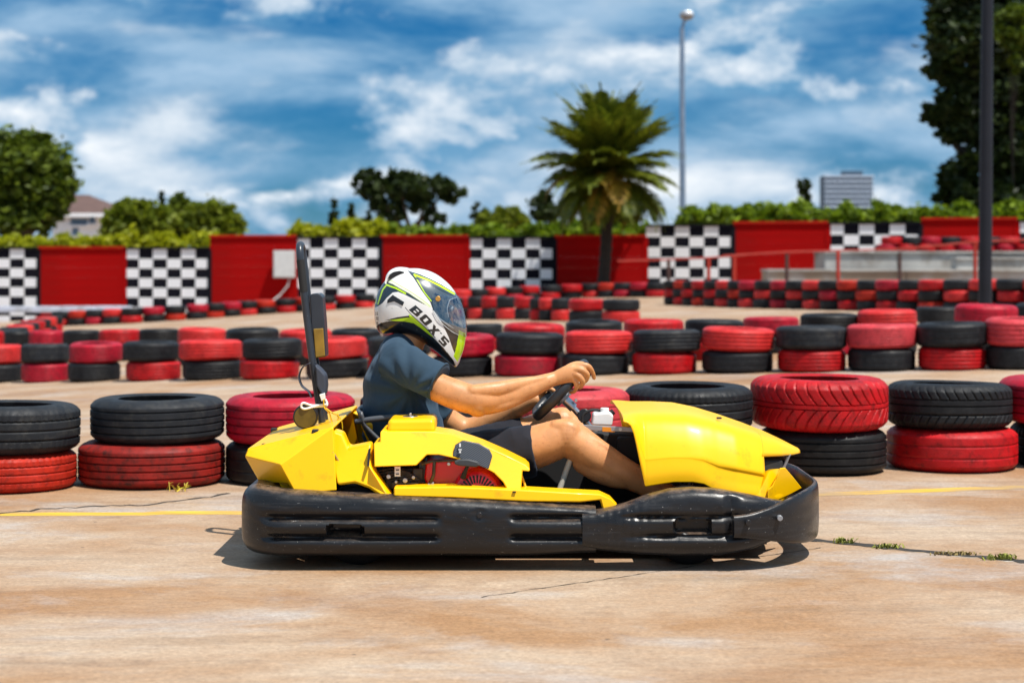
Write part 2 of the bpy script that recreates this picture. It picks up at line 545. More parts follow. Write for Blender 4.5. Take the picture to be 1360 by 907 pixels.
# ---------------------------------------------------------------- perimeter wall
M['wall_red'] = mat('red_wall_paint', (0.33, 0.001, 0.001), 0.9, spec=0.12, var=0.16, vscale=1.2, stretch=(0.4, 1, 2.2), dirt=(0.22, 0.004, 0.003), dscale=1.6, dlo=0.5, dhi=0.8)
M['wall_black'] = mat('black_wall_paint', (0.008, 0.008, 0.012), 0.9, spec=0.1)
M['coping_red'] = mat('red_coping', (0.42, 0.012, 0.003), 0.8, spec=0.2, var=0.2, vscale=2)
def checker_mat(name, ph):
    m = bpy.data.materials.new(name); m.use_nodes = True
    t = m.node_tree; b = t.nodes['Principled BSDF']; b.inputs['Roughness'].default_value = 0.9; b.inputs['Specular IOR Level'].default_value = 0.1
    c = t.nodes.new('ShaderNodeTexCoord'); sp = t.nodes.new('ShaderNodeSeparateXYZ')
    t.links.new(c.outputs['Generated'], sp.inputs[0])
    a = t.nodes.new('ShaderNodeMath'); a.operation = 'MULTIPLY_ADD'; a.inputs[1].default_value = 3.0; a.inputs[2].default_value = ph
    t.links.new(sp.outputs[0], a.inputs[0])
    f = t.nodes.new('ShaderNodeMath'); f.operation = 'FRACT'; t.links.new(a.outputs[0], f.inputs[0])
    g_ = t.nodes.new('ShaderNodeMath'); g_.operation = 'LESS_THAN'; g_.inputs[1].default_value = 0.5; t.links.new(f.outputs[0], g_.inputs[0])
    n = t.nodes.new('ShaderNodeTexNoise'); n.inputs['Scale'].default_value = 3; n.inputs['Detail'].default_value = 6
    t.links.new(c.outputs['Object'], n.inputs['Vector'])
    w = t.nodes.new('ShaderNodeMix'); w.data_type = 'RGBA'; w.inputs[6].default_value = (0.72, 0.74, 0.78, 1); w.inputs[7].default_value = (0.84, 0.85, 0.87, 1)
    t.links.new(n.outputs['Fac'], w.inputs['Factor'])
    r = t.nodes.new('ShaderNodeMix'); r.data_type = 'RGBA'; r.inputs[6].default_value = (0.007, 0.007, 0.012, 1)
    t.links.new(g_.outputs[0], r.inputs['Factor']); t.links.new(w.outputs[2], r.inputs[7])
    t.links.new(r.outputs[2], b.inputs['Base Color'])
    return m
M['chk'] = [checker_mat('checker_row_white_first', 0.0), checker_mat('checker_row_black_first', 0.5)]
def wallY(px):
    return F / (40.0 + 5.0 * px / 1360.0)
panels = [(-400, -288, 'r', 346), (-288, -175, 'c', 346), (-175, -62, 'r', 330), (-62, 52, 'c', 331), (52, 166, 'r', 330), (166, 279, 'c', 331), (279, 393, 'r', 315), (393, 506, 'c', 317), (506, 622, 'r', 315),
          (622, 737, 'c', 317), (737, 858, 'r', 315), (858, 974, 'c', 301), (974, 1100, 'r', 297), (1100, 1223, 'c', 298), (1223, 1351, 'r', 292), (1351, 1475, 'c', 295), (1475, 1602, 'r', 290), (1602, 1728, 'c', 292), (1728, 1856, 'r', 290)]
wallroot = root('perimeter_wall', P(680, 350, wallY(680)) * 1.0, 'long stepped wall of red panels and black and white checkered panels', 'wall')
RH = 0.315
for (a, b, kind, top) in panels:
    pa = P(a, top, wallY(a)); pb = P(b, top, wallY(b))
    ztop = (pa.z + pb.z) / 2
    d = Vector((pb.x - pa.x, pb.y - pa.y, 0)); Lw = d.length; ang = math.atan2(d.y, d.x)
    c = (pa + pb) / 2
    base = min(gz(pa.x, pa.y), gz(pb.x, pb.y)) - 0.1
    z = ztop; k = 0
    while z > base:
        mb = MB(); hgt = RH
        mb.box((0, 0, 0), (Lw - 0.012, 0.06, hgt - 0.0008))
        me = bpy.data.meshes.new('wall_slab'); me.from_pydata(mb.V, [], mb.F)
        mm = M['wall_red'] if kind == 'r' else M['chk'][(k + (0 if a >= 0 else 0)) % 2]
        o = link('wall_slab', me, mm, wallroot)
        o.location = Vector((c.x, c.y, z - hgt / 2)) - ORIG[wallroot.name]
        o.rotation_euler = (0, 0, ang)
        z -= RH; k += 1
    mb = MB(); mb.box((c.x, c.y, ztop + 0.035), (Lw - 0.004, 0.16, 0.066), ang)
    mb.obj('coping', M['coping_red'] if kind == 'r' else M['wall_black'], wallroot)
    mb = MB(); hh = ztop - base
    mb.box((pb.x, pb.y + 0.02, base + hh / 2 - 0.01), (0.15, 0.13, hh), ang)
    mb.obj('wall_post', M['wall_red'] if kind == 'r' else M['wall_black'], wallroot)

# electrical cabinet on the wall
M['cabinet'] = mat('grey_cabinet', (0.55, 0.56, 0.56), 0.5, var=0.08)
Yc = wallY(377) - 0.32
t = root('electrical_cabinet', P(377, 372, Yc), 'grey electrical cabinet hung on a red wall panel', 'cabinet')
mb = MB(); a = P(363, 369, Yc); b = P(391, 333, Yc)
mb.box(((a.x + b.x) / 2, Yc + 0.1, (a.z + b.z) / 2), (b.x - a.x, 0.2, b.z - a.z)); mb.obj('cabinet_body', M['cabinet'], t, bevel=0.01)
mb = MB(); mb.box(((a.x + b.x) / 2, Yc - 0.012, (a.z + b.z) / 2), (b.x - a.x - 0.06, 0.016, b.z - a.z - 0.06)); mb.obj('door', M['cabinet'], t, bevel=0.004)
mb = MB(); mb.tube([P(385, 369, Yc + 0.1), P(382, 380, Yc + 0.05), P(372, 392, Yc), P(355, 405, Yc - 0.3)], 0.02, 8); mb.obj('cable_conduit', M['cabinet'], t)

# white low kerb rail in front of the left wall, seen above the tyres
M['white_kerb'] = mat('white_kerb_paint', (0.55, 0.6, 0.72), 0.6, var=0.2, vscale=2, dirt=(0.3, 0.3, 0.3), dscale=1, dlo=0.5, dhi=0.7)
Yk = 53.0
t = root('low_kerb_wall', P(120, 412, Yk), 'low white painted kerb wall at the foot of the red panel', 'kerb')
p0_, p1_ = P(-10, 407, Yk), P(175, 406, Yk - 0.8)
for i in range(4):
    q0 = p0_.lerp(p1_, i / 4); q1 = p0_.lerp(p1_, (i + 1) / 4)
    mb = MB(); mb.box(((q0.x + q1.x) / 2, (q0.y + q1.y) / 2, q0.z - 0.09), (q1.x - q0.x - 0.015, 0.2, 0.18), math.atan2(q1.y - q0.y, q1.x - q0.x))
    mb.obj('kerb_block', M['white_kerb'], t, bevel=0.02)

# ---------------------------------------------------------------- concrete terraces on the right with handrail
M['old_concrete'] = mat('old_concrete', (0.36, 0.35, 0.33), 0.85, var=0.25, vscale=0.9, dirt=(0.13, 0.09, 0.06), dscale=0.8, dlo=0.5, dhi=0.7)
M['old_concrete2'] = mat('brown_stained_concrete', (0.30, 0.235, 0.175), 0.85, var=0.3, vscale=1.1, dirt=(0.42, 0.41, 0.40), dscale=0.7, dlo=0.5, dhi=0.66)
Yt = 47.0
t = root('concrete_terrace', P(1200, 380, Yt), 'low stepped concrete terrace carrying a row of tyres', 'terrace')
def step(px0, px1, top, bot, Y, dep, mt, n):
    a = P(px0, top, Y); b = P(px1, bot, Y)
    for i in range(n):
        x0 = a.x + (b.x - a.x) * i / n; x1 = a.x + (b.x - a.x) * (i + 1) / n
        mb = MB(); mb.box(((x0 + x1) / 2, Y + dep / 2, (a.z + b.z) / 2), (x1 - x0 - 0.012, dep, a.z - b.z))
        mb.obj('step_block', mt, t, bevel=0.02)
    mb = MB(); mb.box(((a.x + b.x) / 2, Y + dep / 2 - 0.03, a.z + 0.032), (b.x - a.x + 0.04, dep + 0.06, 0.06))
    mb.obj('step_cap', M['old_concrete'], t, bevel=0.01)
step(1020, 1480, 361, 390, 45.0, 1.2, M['old_concrete2'], 5)
step(1095, 1480, 337, 361.5, 46.3, 1.6, M['old_concrete'], 4)
step(1270, 1480, 345, 361, 45.6, 0.6, M['old_concrete'], 2)

M['rail_red'] = mat('red_rail_paint', (0.38, 0.02, 0.006), 0.6, var=0.2, vscale=8)
M['rail_dark'] = mat('rusty_dark_rail', (0.06, 0.025, 0.02), 0.6, var=0.3, vscale=8)
Yr = 41.0
def rail(name, posts, pts, label, sec):
    t = root(name, P(posts[0][0], 376, Yr), label, 'handrail')
    mb = MB(); mb.tube([P(x, y, Yr) for x, y in pts], 0.02, 8); mb.obj('top_rail', M['rail_red'], t)
    for (x, top, mt) in posts:
        mb = MB(); p = P(x, top, Yr); mb.tube([(p.x, Yr, gz(p.x, Yr) - 0.05), p], 0.045, 10); mb.obj('rail_post', M[mt], t)
rail('handrail', [(1045, 337, 'rail_dark'), (1113, 333, 'rail_red'), (1195, 335, 'rail_dark'), (1295, 322, 'rail_red'), (1385, 318, 'rail_red')],
     [(960, 340), (1045, 335), (1113, 333), (1195, 331), (1240, 327), (1295, 321), (1385, 318)], 'thin red handrail with posts before the concrete terrace', 0)
rail('handrail', [(888, 345, 'rail_dark'), (941, 343, 'rail_red'), (975, 341, 'rail_red')], [(820, 347), (888, 345), (941, 342.5), (990, 339)], 'low red handrail in front of the checkered panel by the palm', 0)

# ---------------------------------------------------------------- lamp posts
M['galv'] = mat('galvanised_steel', (0.25, 0.32, 0.42), 0.4, 0.5, var=0.1)
Yl = 62.0
t = root('lamp_post', P(907, 395, Yl), 'tall thin galvanised floodlight post behind the checkered wall', 'lamp post')
top = P(906, 38, Yl); bot = P(907, 395, Yl)
mb = MB(); mb.tube([bot, top], [0.125, 0.085], 16); mb.obj('pole', M['galv'], t, smooth_ang=60)
mb = MB(); mb.tube([top, P(908, 30, Yl), P(911, 26, Yl)], [0.06, 0.06, 0.06], 10); mb.obj('arm', M['galv'], t, smooth_ang=60)
h = obj('lamp_head', *(lambda m_: (m_.V, m_.F))((lambda m_: (m_.sphere(P(912, 21, Yl), 0.24, 18, 12, (1.1, 0.9, 0.75)), m_)[1])(MB())), M['grey_steel'], t, smooth_ang=180)
mb = MB(); mb.sphere(P(914, 19, Yl - 0.06), 0.2, 16, 10, (0.9, 0.9, 0.7)); mb.obj('lens', mat('lamp_glass', (0.75, 0.78, 0.82), 0.15), h, smooth_ang=180)
pg_ = ground(1308, 428)
M['dark_pole'] = mat('dark_pole_paint', (0.010, 0.011, 0.017), 0.5, spec=0.3, var=0.2, vscale=3)
t = root('lamp_post', pg_, 'thick dark post rising from behind the double tyre row', 'lamp post')
yy = pg_.y
mb = MB(); mb.tube([pg_, P(1310, 150, yy), P(1312.5, -120, yy)], [9 * yy / F, 8.2 * yy / F, 7 * yy / F], 24); mb.obj('pole', M['dark_pole'], t, smooth_ang=60)
mb = MB(); mb.cyl(pg_, pg_ + Vector((0, 0, 0.03)), 0.2, 20); mb.obj('base_plate', M['dark_pole'], t)
mb = MB(); mb.cyl(P(1312.5, -118, yy), P(1312.5, -124, yy), 0.09, 16); mb.obj('cap', M['dark_pole'], t)
mb = MB(); mb.tube([P(1312.5, -112, yy), P(1330, -125, yy), P(1370, -130, yy)], 0.03, 8); mb.obj('arm', M['dark_pole'], t)

# ---------------------------------------------------------------- house and far tower
M['house_white'] = mat('white_render', (0.80, 0.82, 0.86), 0.8, var=0.06)
M['roof_brown'] = mat('brown_roof_tile', (0.10, 0.055, 0.045), 0.8, var=0.25, vscale=5, stretch=(0.5, 1, 6))
M['window'] = mat('window_glass', (0.10, 0.15, 0.22), 0.1)
Yh = 78.0; sx = Yh / F
t = root('house', P(110, 395, Yh), 'white house with a brown hipped roof beyond the wall', 'house')
w0, w1 = P(70, 283, Yh), P(128, 380, Yh)
mb = MB(); mb.box(((w0.x + w1.x) / 2, Yh + 3, (w0.z + w1.z) / 2), (w1.x - w0.x, 6, w0.z - w1.z)); wl = mb.obj('wall', M['house_white'], t)
for (a, b, c, d) in ((94, 116, 291, 299), (96, 104, 303, 313), (119, 126, 288, 297)):
    p, q = P(a, c, Yh - 0.03), P(b, d, Yh - 0.03)
    mb = MB(); mb.box(((p.x + q.x) / 2, Yh - 0.02, (p.z + q.z) / 2), (q.x - p.x, 0.06, p.z - q.z)); wdw = mb.obj('window', M['window'], t)
    mb = MB(); mb.box(((p.x + q.x) / 2, Yh - 0.08, q.z - 0.05), (q.x - p.x + 0.2, 0.25, 0.08)); mb.obj('sill', M['house_white'], wdw)
rv = [P(58, 284, Yh - 0.35), P(154, 280, Yh - 0.35), P(154, 280, Yh - 0.35) + Vector((0, 7.0, 0)), P(58, 284, Yh - 0.35) + Vector((0, 7.0, 0)),
      P(92, 259, Yh + 2.9), P(118, 259, Yh + 2.9)]
rv = [Vector(v) for v in rv]
rv[1].z = rv[0].z; rv[2].z = rv[0].z; rv[3].z = rv[0].z
rf = obj('roof', rv, [(0, 1, 5, 4), (2, 3, 4, 5), (1, 2, 5), (3, 0, 4), (0, 3, 2, 1)], M['roof_brown'], t)
mb = MB(); mb.box(((rv[0].x + rv[1].x) / 2, Yh - 0.38, rv[0].z - 0.06), (rv[1].x - rv[0].x, 0.05, 0.16)); mb.obj('fascia', M['house_white'], rf)

M['tower'] = mat('tower_wall', (0.05, 0.09, 0.14), 0.7)
M['tower_band'] = mat('tower_balcony', (0.42, 0.52, 0.66), 0.7)
M['tower_glass'] = mat('tower_glass', (0.03, 0.05, 0.08), 0.7, spec=0.1)
Yb = 900.0
t = root('high_rise', P(1127, 352, Yb), 'distant blue-grey high-rise block above the hedge', 'building')
a, b = P(1096, 233, Yb), P(1159, 353, Yb)
mb = MB(); mb.box(((a.x + b.x) / 2, Yb + 8, (a.z + b.z) / 2), (b.x - a.x, 16, a.z - b.z)); mb.obj('wall', M['tower'], t)
nfl = 18; fh = (a.z - b.z) / nfl
for i in range(nfl):
    z = b.z + fh * (i + 0.5)
    mb = MB(); mb.box(((a.x + b.x) / 2, Yb - 0.6, z + fh * 0.28), (b.x - a.x + 1.0, 1.6, fh * 0.40)); mb.obj('balcony_band', M['tower_band'], t)
    mb = MB()
    for k in range(9):
        mb.box((a.x + (b.x - a.x) * (k + 0.5) / 9, Yb - 0.06, z - fh * 0.2), ((b.x - a.x) / 9 * 0.8, 0.15, fh * 0.5))
    o = mb.obj('window_row', M['tower_glass'], t); o['kind'] = 'stuff'
mb = MB(); mb.box(((a.x + b.x) / 2 + 3, Yb + 8, a.z + 1.2), (10, 8, 2.4)); mb.obj('roof_plant_room', M['tower'], t)
# ---------------------------------------------------------------- vegetation
def leaf_mat(name, c0, c1, trans=0.35):
    m = bpy.data.materials.new(name); m.use_nodes = True
    t = m.node_tree; b = t.nodes['Principled BSDF']
    b.inputs['Roughness'].default_value = 0.55
    b.inputs['Specular IOR Level'].default_value = 0.35
    g_ = t.nodes.new('ShaderNodeNewGeometry')
    r = t.nodes.new('ShaderNodeMix'); r.data_type = 'RGBA'
    r.inputs[6].default_value = (*c0, 1); r.inputs[7].default_value = (*c1, 1)
    t.links.new(g_.outputs['Random Per Island'], r.inputs['Factor'])
    t.links.new(r.outputs[2], b.inputs['Base Color'])
    tr = t.nodes.new('ShaderNodeBsdfTranslucent'); t.links.new(r.outputs[2], tr.inputs['Color'])
    ms = t.nodes.new('ShaderNodeMixShader'); ms.inputs[0].default_value = trans
    t.links.new(b.outputs[0], ms.inputs[1]); t.links.new(tr.outputs[0], ms.inputs[2])
    t.links.new(ms.outputs[0], t.nodes['Material Output'].inputs[0])
    return m
LM = {
 'olive': leaf_mat('leaf_olive', (0.035, 0.065, 0.005), (0.15, 0.20, 0.012), 0.4),
 'dark': leaf_mat('leaf_dark', (0.012, 0.026, 0.006), (0.045, 0.07, 0.010), 0.3),
 'mid': leaf_mat('leaf_mid', (0.08, 0.12, 0.008), (0.24, 0.28, 0.015), 0.5),
 'bright': leaf_mat('leaf_bright', (0.05, 0.10, 0.005), (0.26, 0.36, 0.012), 0.45),
 'yellowgreen': leaf_mat('leaf_yellow_green', (0.24, 0.28, 0.006), (0.48, 0.48, 0.012), 0.5),
 'palm': leaf_mat('leaf_palm', (0.05, 0.078, 0.006), (0.20, 0.225, 0.012), 0.35),
 'palm_dry': leaf_mat('leaf_palm_dry', (0.22, 0.13, 0.012), (0.42, 0.26, 0.02), 0.3),
}
M['bark'] = mat('bark', (0.085, 0.06, 0.042), 0.9, var=0.4, vscale=8, bump=0.4, bscale=14)
M['bark_dark'] = mat('bark_dark', (0.018, 0.013, 0.010), 0.9, var=0.4, vscale=8, bump=0.4, bscale=14)

def leaf_cloud(name, blobs, n, size, mt, parent, seed, clump=0.55, kind=None):
    """blobs: (x,y,z,rx,ry,rz,weight) - leaf quads gathered in sub-clumps over every blob's outer volume"""
    rs = np.random.RandomState(seed)
    off = ORIG[parent.name] if parent is not None else Vector((0, 0, 0))
    wt = np.array([b[6] for b in blobs], float); wt /= wt.sum()
    cs = []
    nc = max(8, int(n / 42))
    for k in range(nc):
        b = blobs[rs.choice(len(blobs), p=wt)]
        d = rs.normal(size=3); d /= np.linalg.norm(d)
        rad = rs.uniform(0.25, 1.0) ** 0.5
        cs.append((b[0] + d[0] * b[3] * rad, b[1] + d[1] * b[4] * rad, b[2] + d[2] * b[5] * rad, min(b[3], b[5]) * rs.uniform(0.14, 0.34) * clump / 0.55))
    cs = np.array(cs)
    idx = rs.randint(0, nc, n)
    c = cs[idx, :3] + rs.normal(size=(n, 3)) * cs[idx, 3:4] * 0.55
    u = rs.normal(size=(n, 3)); u[:, 2] *= 0.6; u /= np.linalg.norm(u, axis=1)[:, None]
    v = np.cross(u, rs.normal(size=(n, 3))); v /= np.linalg.norm(v, axis=1)[:, None]
    sz = size * rs.uniform(0.55, 1.35, (n, 1))
    a = c - u * sz; b_ = c + v * sz * 0.45; d_ = c + u * sz; e = c - v * sz * 0.45
    V = np.stack([a, b_, d_, e], 1).reshape(-1, 3) - np.array(off)
    me = bpy.data.meshes.new(name)
    me.vertices.add(4 * n); me.vertices.foreach_set('co', V.astype(np.float32).ravel())
    me.loops.add(4 * n); me.loops.foreach_set('vertex_index', np.arange(4 * n, dtype=np.int32))
    me.polygons.add(n); me.polygons.foreach_set('loop_start', np.arange(0, 4 * n, 4, dtype=np.int32))
    me.update(); me.validate()
    o = link(name, me, mt, parent)
    if kind:
        o['kind'] = kind
    return o

def trunk_obj(name, base, top, r0, blobs, mt, parent, seed, nl=7):
    r = random.Random(seed); mb = MB()
    base = Vector(base); top = Vector(top)
    mid = base.lerp(top, 0.5) + Vector((r.uniform(-.15, .15), 0, 0))
    mb.tube([base - Vector((0, 0, 0.1)), base.lerp(mid, .3), mid, top], [r0 * 1.35, r0, r0 * 0.85, r0 * 0.6], 12)
    for i in range(nl):
        b = blobs[i % len(blobs)]
        e = Vector((b[0] + r.uniform(-.4, .4) * b[3], b[1] + r.uniform(-.4, .4) * b[4], b[2] + r.uniform(-.2, .5) * b[5]))
        s = base.lerp(top, r.uniform(0.6, 1.0))
        m_ = s.lerp(e, 0.5) + Vector((0, 0, -0.12 * (e - s).length))
        mb.tube([s, m_, e], [r0 * 0.5, r0 * 0.33, r0 * 0.1], 8)
    return mb.obj(name, mt, parent, smooth_ang=60)

def tree(name, Y, base_px, base_py, blobs_px, n, size, leafkey, label, seed, cat='tree', r0=0.2, bark='bark', group=None, depth=0.75, clump=0.55):
    b = P(base_px, base_py, Y)
    t = root(name, b, label, cat, group)
    B = []
    for q in blobs_px:
        p = P(q[0], q[1], Y + (q[5] if len(q) > 5 else 0)); rx = q[2] * Y / F; rz = q[3] * Y / F
        B.append((p.x, p.y, p.z, rx, rx * depth, rz, q[4] if len(q) > 4 else q[2] * q[3]))
    zt = max(k[2] for k in B)
    tops = [k for k in B if k[2] > zt - 0.8]
    trunk_obj('trunk', b, (b.x + (sum(k[0] for k in tops) / len(tops) - b.x) * 0.5, b.y, b.z + (zt - b.z) * 0.6), r0, B, M[bark], t, seed)
    leaf_cloud('crown', B, n, size, LM[leafkey], t, seed, clump)
    return t

# big rounded tree at the left
tree('broadleaf_tree', 66, 38, 385, [(40, 235, 52, 50), (20, 215, 42, 40), (72, 252, 28, 40), (40, 200, 28, 24), (22, 287, 55, 26), (-15, 250, 45, 60), (84, 260, 16, 18)],
     19000, 0.19, 'olive', 'big rounded dense tree beside the brown-roofed house', 11, r0=0.3)
# shrubs over the wall, left
tree('broadleaf_tree', 64, 178, 385, [(175, 288, 34, 24), (160, 300, 24, 20), (205, 295, 28, 24), (185, 300, 40, 18)], 7500, 0.16, 'mid', 'loose light green shrubby tree beside the white house', 12, r0=0.12)
tree('broadleaf_tree', 70, 240, 385, [(238, 282, 18, 22), (236, 270, 12, 12)], 2400, 0.15, 'olive', 'small dark pointed tree behind the shrubs beyond the wall', 13, r0=0.1)
tree('broadleaf_tree', 65, 290, 385, [(285, 295, 36, 24), (268, 288, 26, 18), (305, 298, 20, 18), (240, 304, 30, 14)], 7500, 0.16, 'mid', 'rounded olive green tree beyond the lower checkered panel', 14, r0=0.12)
for (px, y0, y1, hw, sd, lab) in ((215, 257, 292, 4.5, 15, 'slim dark cypress between the shrubs near the white house'), (443, 255, 298, 6.5, 16, 'slim dark cypress rising beyond the wall behind the roll hoop'),
                             (466, 272, 300, 7, 17, 'short dark conifer beside the spreading tree'), (488, 282, 302, 9, 18, 'lowest dark conifer beneath the spreading tree')):
    bl = [(px, y0 + (y1 - y0) * (k + 0.5) / 5, hw * (0.35 + 0.16 * k), (y1 - y0) / 8) for k in range(5)]
    tree('cypress_tree', 75, px, 385, bl, 900, 0.13, 'dark', lab, sd, r0=0.1, clump=0.4)
# spreading tree with gaps
tree('spreading_tree', 72, 552, 388, [(500, 250, 28, 18), (490, 240, 20, 14), (540, 248, 34, 22), (575, 252, 28, 18), (598, 255, 20, 15), (560, 275, 26, 12), (520, 282, 22, 14), (535, 240, 24, 14), (575, 290, 20, 9), (505, 270, 14, 12)],
     11000, 0.17, 'dark', 'wide spreading dark tree with sky gaps behind the helmeted driver', 21, r0=0.24, clump=0.42)
tree('broadleaf_tree', 73, 640, 385, [(634, 285, 9, 20), (640, 295, 12, 10)], 1300, 0.13, 'dark', 'narrow upright dark tree left of the low round bush', 22, r0=0.1)
tree('broadleaf_tree', 72, 675, 385, [(673, 290, 24, 16), (652, 295, 20, 14), (690, 296, 16, 12)], 4200, 0.15, 'mid', 'low round green bush between palm and spreading tree', 23, cat='bush', r0=0.1)
tree('broadleaf_tree', 74, 722, 385, [(720, 272, 16, 20), (728, 285, 18, 16)], 2200, 0.13, 'dark', 'dark tree half hidden behind the palm', 24, r0=0.12)
# right: thin tree, hedge, big dark tree
tree('broadleaf_tree', 74, 1068, 385, [(1067, 248, 9, 10), (1068, 262, 10, 14), (1066, 274, 8, 10)], 1500, 0.12, 'dark', 'small narrow tree standing above the hedge by the tower block', 25, r0=0.09)
bt = [(1300, 60, 62, 60), (1345, 40, 60, 70), (1270, 30, 34, 42), (1252, 92, 24, 20, 1500), (1243, 150, 22, 14, 1300), (1275, 140, 34, 26, 1600), (1310, 150, 45, 45), (1360, 150, 60, 70), (1290, 200, 34, 34),
      (1330, 220, 60, 50), (1285, 258, 36, 28), (1340, 265, 70, 32), (1262, 178, 16, 14, 700), (1400, 90, 70, 110), (1395, 230, 70, 70), (1256, 40, 26, 34, 2200), (1290, -30, 70, 40), (1266, 236, 22, 18, 1200), (1258, 262, 14, 12, 700), (1318, 105, 40, 45, 2600), (1350, 200, 50, 60, 3600), (1330, 262, 60, 30, 3000)]
tree('broadleaf_tree', 60, 1335, 388, bt, 52000, 0.19, 'dark', 'huge dark leafy tree towering behind the thick post', 26, r0=0.45, bark='bark_dark', clump=0.5)
tree('broadleaf_tree', 59, 1352, 388, [(1345, 40, 22, 30, 2, -1.5), (1352, 75, 16, 22, 1, -1.5), (1350, 20, 22, 16, 1, -1.5)], 1600, 0.16, 'olive', 'lighter green branchy tree caught against the huge dark tree', 27, r0=0.05, bark='bark_dark')

# hedge and creeper masses along the wall top
def mass(name, px0, px1, ytop, ybot, Y, n, size, key, label, seed, ncol=None, cat='hedge', amp=4):
    r = random.Random(seed)
    t = root(name, P((px0 + px1) / 2, 385, Y), label, cat)
    k = ncol or max(3, int((px1 - px0) / 22)); B = []
    for i in range(k):
        x = px0 + (px1 - px0) * (i + 0.5) / k + r.uniform(-4, 4)
        tp = ytop + r.uniform(-amp, amp)
        hh = (ybot - tp) / 2
        p = P(x, tp + hh, Y + r.uniform(-0.5, 0.5)); rx = (px1 - px0) / k * 0.85 * Y / F
        B.append((p.x, p.y, p.z, rx, 0.6, hh * Y / F, 1))
    mb = MB()
    for i, b in enumerate(B):
        mb.tube([(b[0], b[1], gz(b[0], b[1]) - 0.1), (b[0] + 0.1, b[1], b[2])], [0.05, 0.02], 6)
    o = mb.obj('stem', M['bark'], t); o['kind'] = 'stuff'
    o = leaf_cloud('foliage', B, n, size, LM[key], t, seed, 0.6); o['kind'] = 'stuff'
    return t
mass('creeper_hedge', -400, 170, 314, 345, 60.5, 22000, 0.15, 'yellowgreen', 'yellow-green creeper spilling over the lowest wall panels', 31)
mass('creeper_hedge', 165, 285, 312, 345, 60.5, 5600, 0.15, 'yellowgreen', 'grassy creeper above the lower checkered panel beside the wall step', 32)
mass('creeper_hedge', 392, 520, 296, 330, 60, 8000, 0.15, 'yellowgreen', 'bright yellow-green creeper mound above the wall behind the roll hoop', 33, amp=5)
mass('creeper_hedge', 515, 740, 300, 330, 60, 9500, 0.15, 'bright', 'fresh green hedge strip above the wall beneath the spreading tree', 34)
mass('creeper_hedge', 735, 860, 294, 330, 60, 7000, 0.16, 'bright', 'green hedge behind the palm trunk', 35)
mass('creeper_hedge', 905, 1750, 272, 312, 57.5, 46000, 0.16, 'bright', 'long clipped green hedge above the right-hand wall panels', 36, amp=6)

# ---------------------------------------------------------------- palm
Yp = 51.0
pb = P(800, 392, Yp)
pb.z = gz(pb.x, Yp)
palm = root('palm_tree', pb, 'feathery date palm standing in front of the wall', 'palm tree')
crown = P(806, 226, Yp)
mb = MB()
path = []; rad = []
for k in range(25):
    f = k / 24
    p = pb.lerp(crown, f); p.x += 0.06 * math.sin(f * 3)
    path.append(p); rad.append((0.18 - 0.02 * f) * (1.0 + (0.09 if k % 2 else -0.04)) * (1.25 if k == 0 else 1))
mb.tube(path, rad, 14); mb.obj('trunk', M['bark_dark'], palm, smooth_ang=40)
def frond_mesh(name, length, droop, seed, mt):
    """built along +X in its own space; leaflets are pairs of narrow blades"""
    r = random.Random(seed); V = []; Fc = []
    n = 64; pts = []
    a = 0.0; p = Vector((0, 0, 0)); st = length / n
    for k in range(n + 1):
        pts.append(p.copy()); f = k / n
        a -= droop / n * (0.4 + 1.4 * f)
        p = p + Vector((math.cos(a), 0, math.sin(a))) * st
    mb = MB(); mb.tube(pts[::3], [0.03 * (1 - 0.8 * i / len(pts[::3])) for i in range(len(pts[::3]))], 5)
    V += mb.V; Fc += mb.F
    for k in range(4, n + 1):
        f = k / n
        ll = length * 0.23 * math.sin(min(1, 0.18 + f * 0.92) * math.pi) ** 0.6 * r.uniform(0.8, 1.1) + 0.05
        t = (pts[min(k + 1, n)] - pts[k - 1]).normalized()
        for s in (-1, 1):
            up = r.uniform(0.1, 0.6)
            d = (t * 0.75 + Vector((0, s * 0.8, 0)) + Vector((0, 0, up * 0.7))).normalized()
            w = t * 0.032
            q = pts[k]; e = q + d * ll - Vector((0, 0, ll * 0.28))
            m_ = q + d * ll * 0.55
            i = len(V)
            V += [q - w, q + w, m_ + w * 1.2, m_ - w * 1.2, e]
            Fc += [(i, i + 1, i + 2, i + 3), (i + 3, i + 2, i + 4)]
    me = bpy.data.meshes.new(name); me.from_pydata([tuple(v) for v in V], [], Fc)
    me.materials.append(mt)
    return me
FM = [frond_mesh('frond', 2.75, dr, 40 + i, LM['palm']) for i, dr in enumerate((0.45, 0.8, 1.15, 1.5))]
FD = [frond_mesh('frond', 2.6, 1.5, 50, LM['palm_dry']), frond_mesh('frond', 2.5, 1.1, 51, LM['palm_dry'])]
rp = random.Random(8)
cl = crown - ORIG[palm.name]
for ring, (el, cnt, mi, sc) in enumerate(((82, 10, 0, 0.98), (64, 16, 0, 1.0), (46, 20, 0, 1.0), (27, 22, 1, 0.98), (8, 22, 1, 0.95), (-12, 22, 2, 0.9), (-28, 18, 1, 0.74), (-44, 9, 1, 0.56))):
    for k in range(cnt):
        dry = (ring >= 5 and rp.random() < 0.14) or (ring == 4 and rp.random() < 0.2)
        me = FD[k % 2] if dry else FM[mi]
        o = link('frond', me, None, palm)
        o.location = cl + Vector((0, 0, 0.10 - 0.08 * ring))
        az = 2 * math.pi * (k + 0.37 * ring) / cnt + rp.uniform(-.16, .16)
        o.rotation_euler = (rp.uniform(-.3, .3), -math.radians(el + rp.uniform(-8, 8)), az)
        s = sc * rp.uniform(0.88, 1.08) * 0.93
        o.scale = (s, s, s)
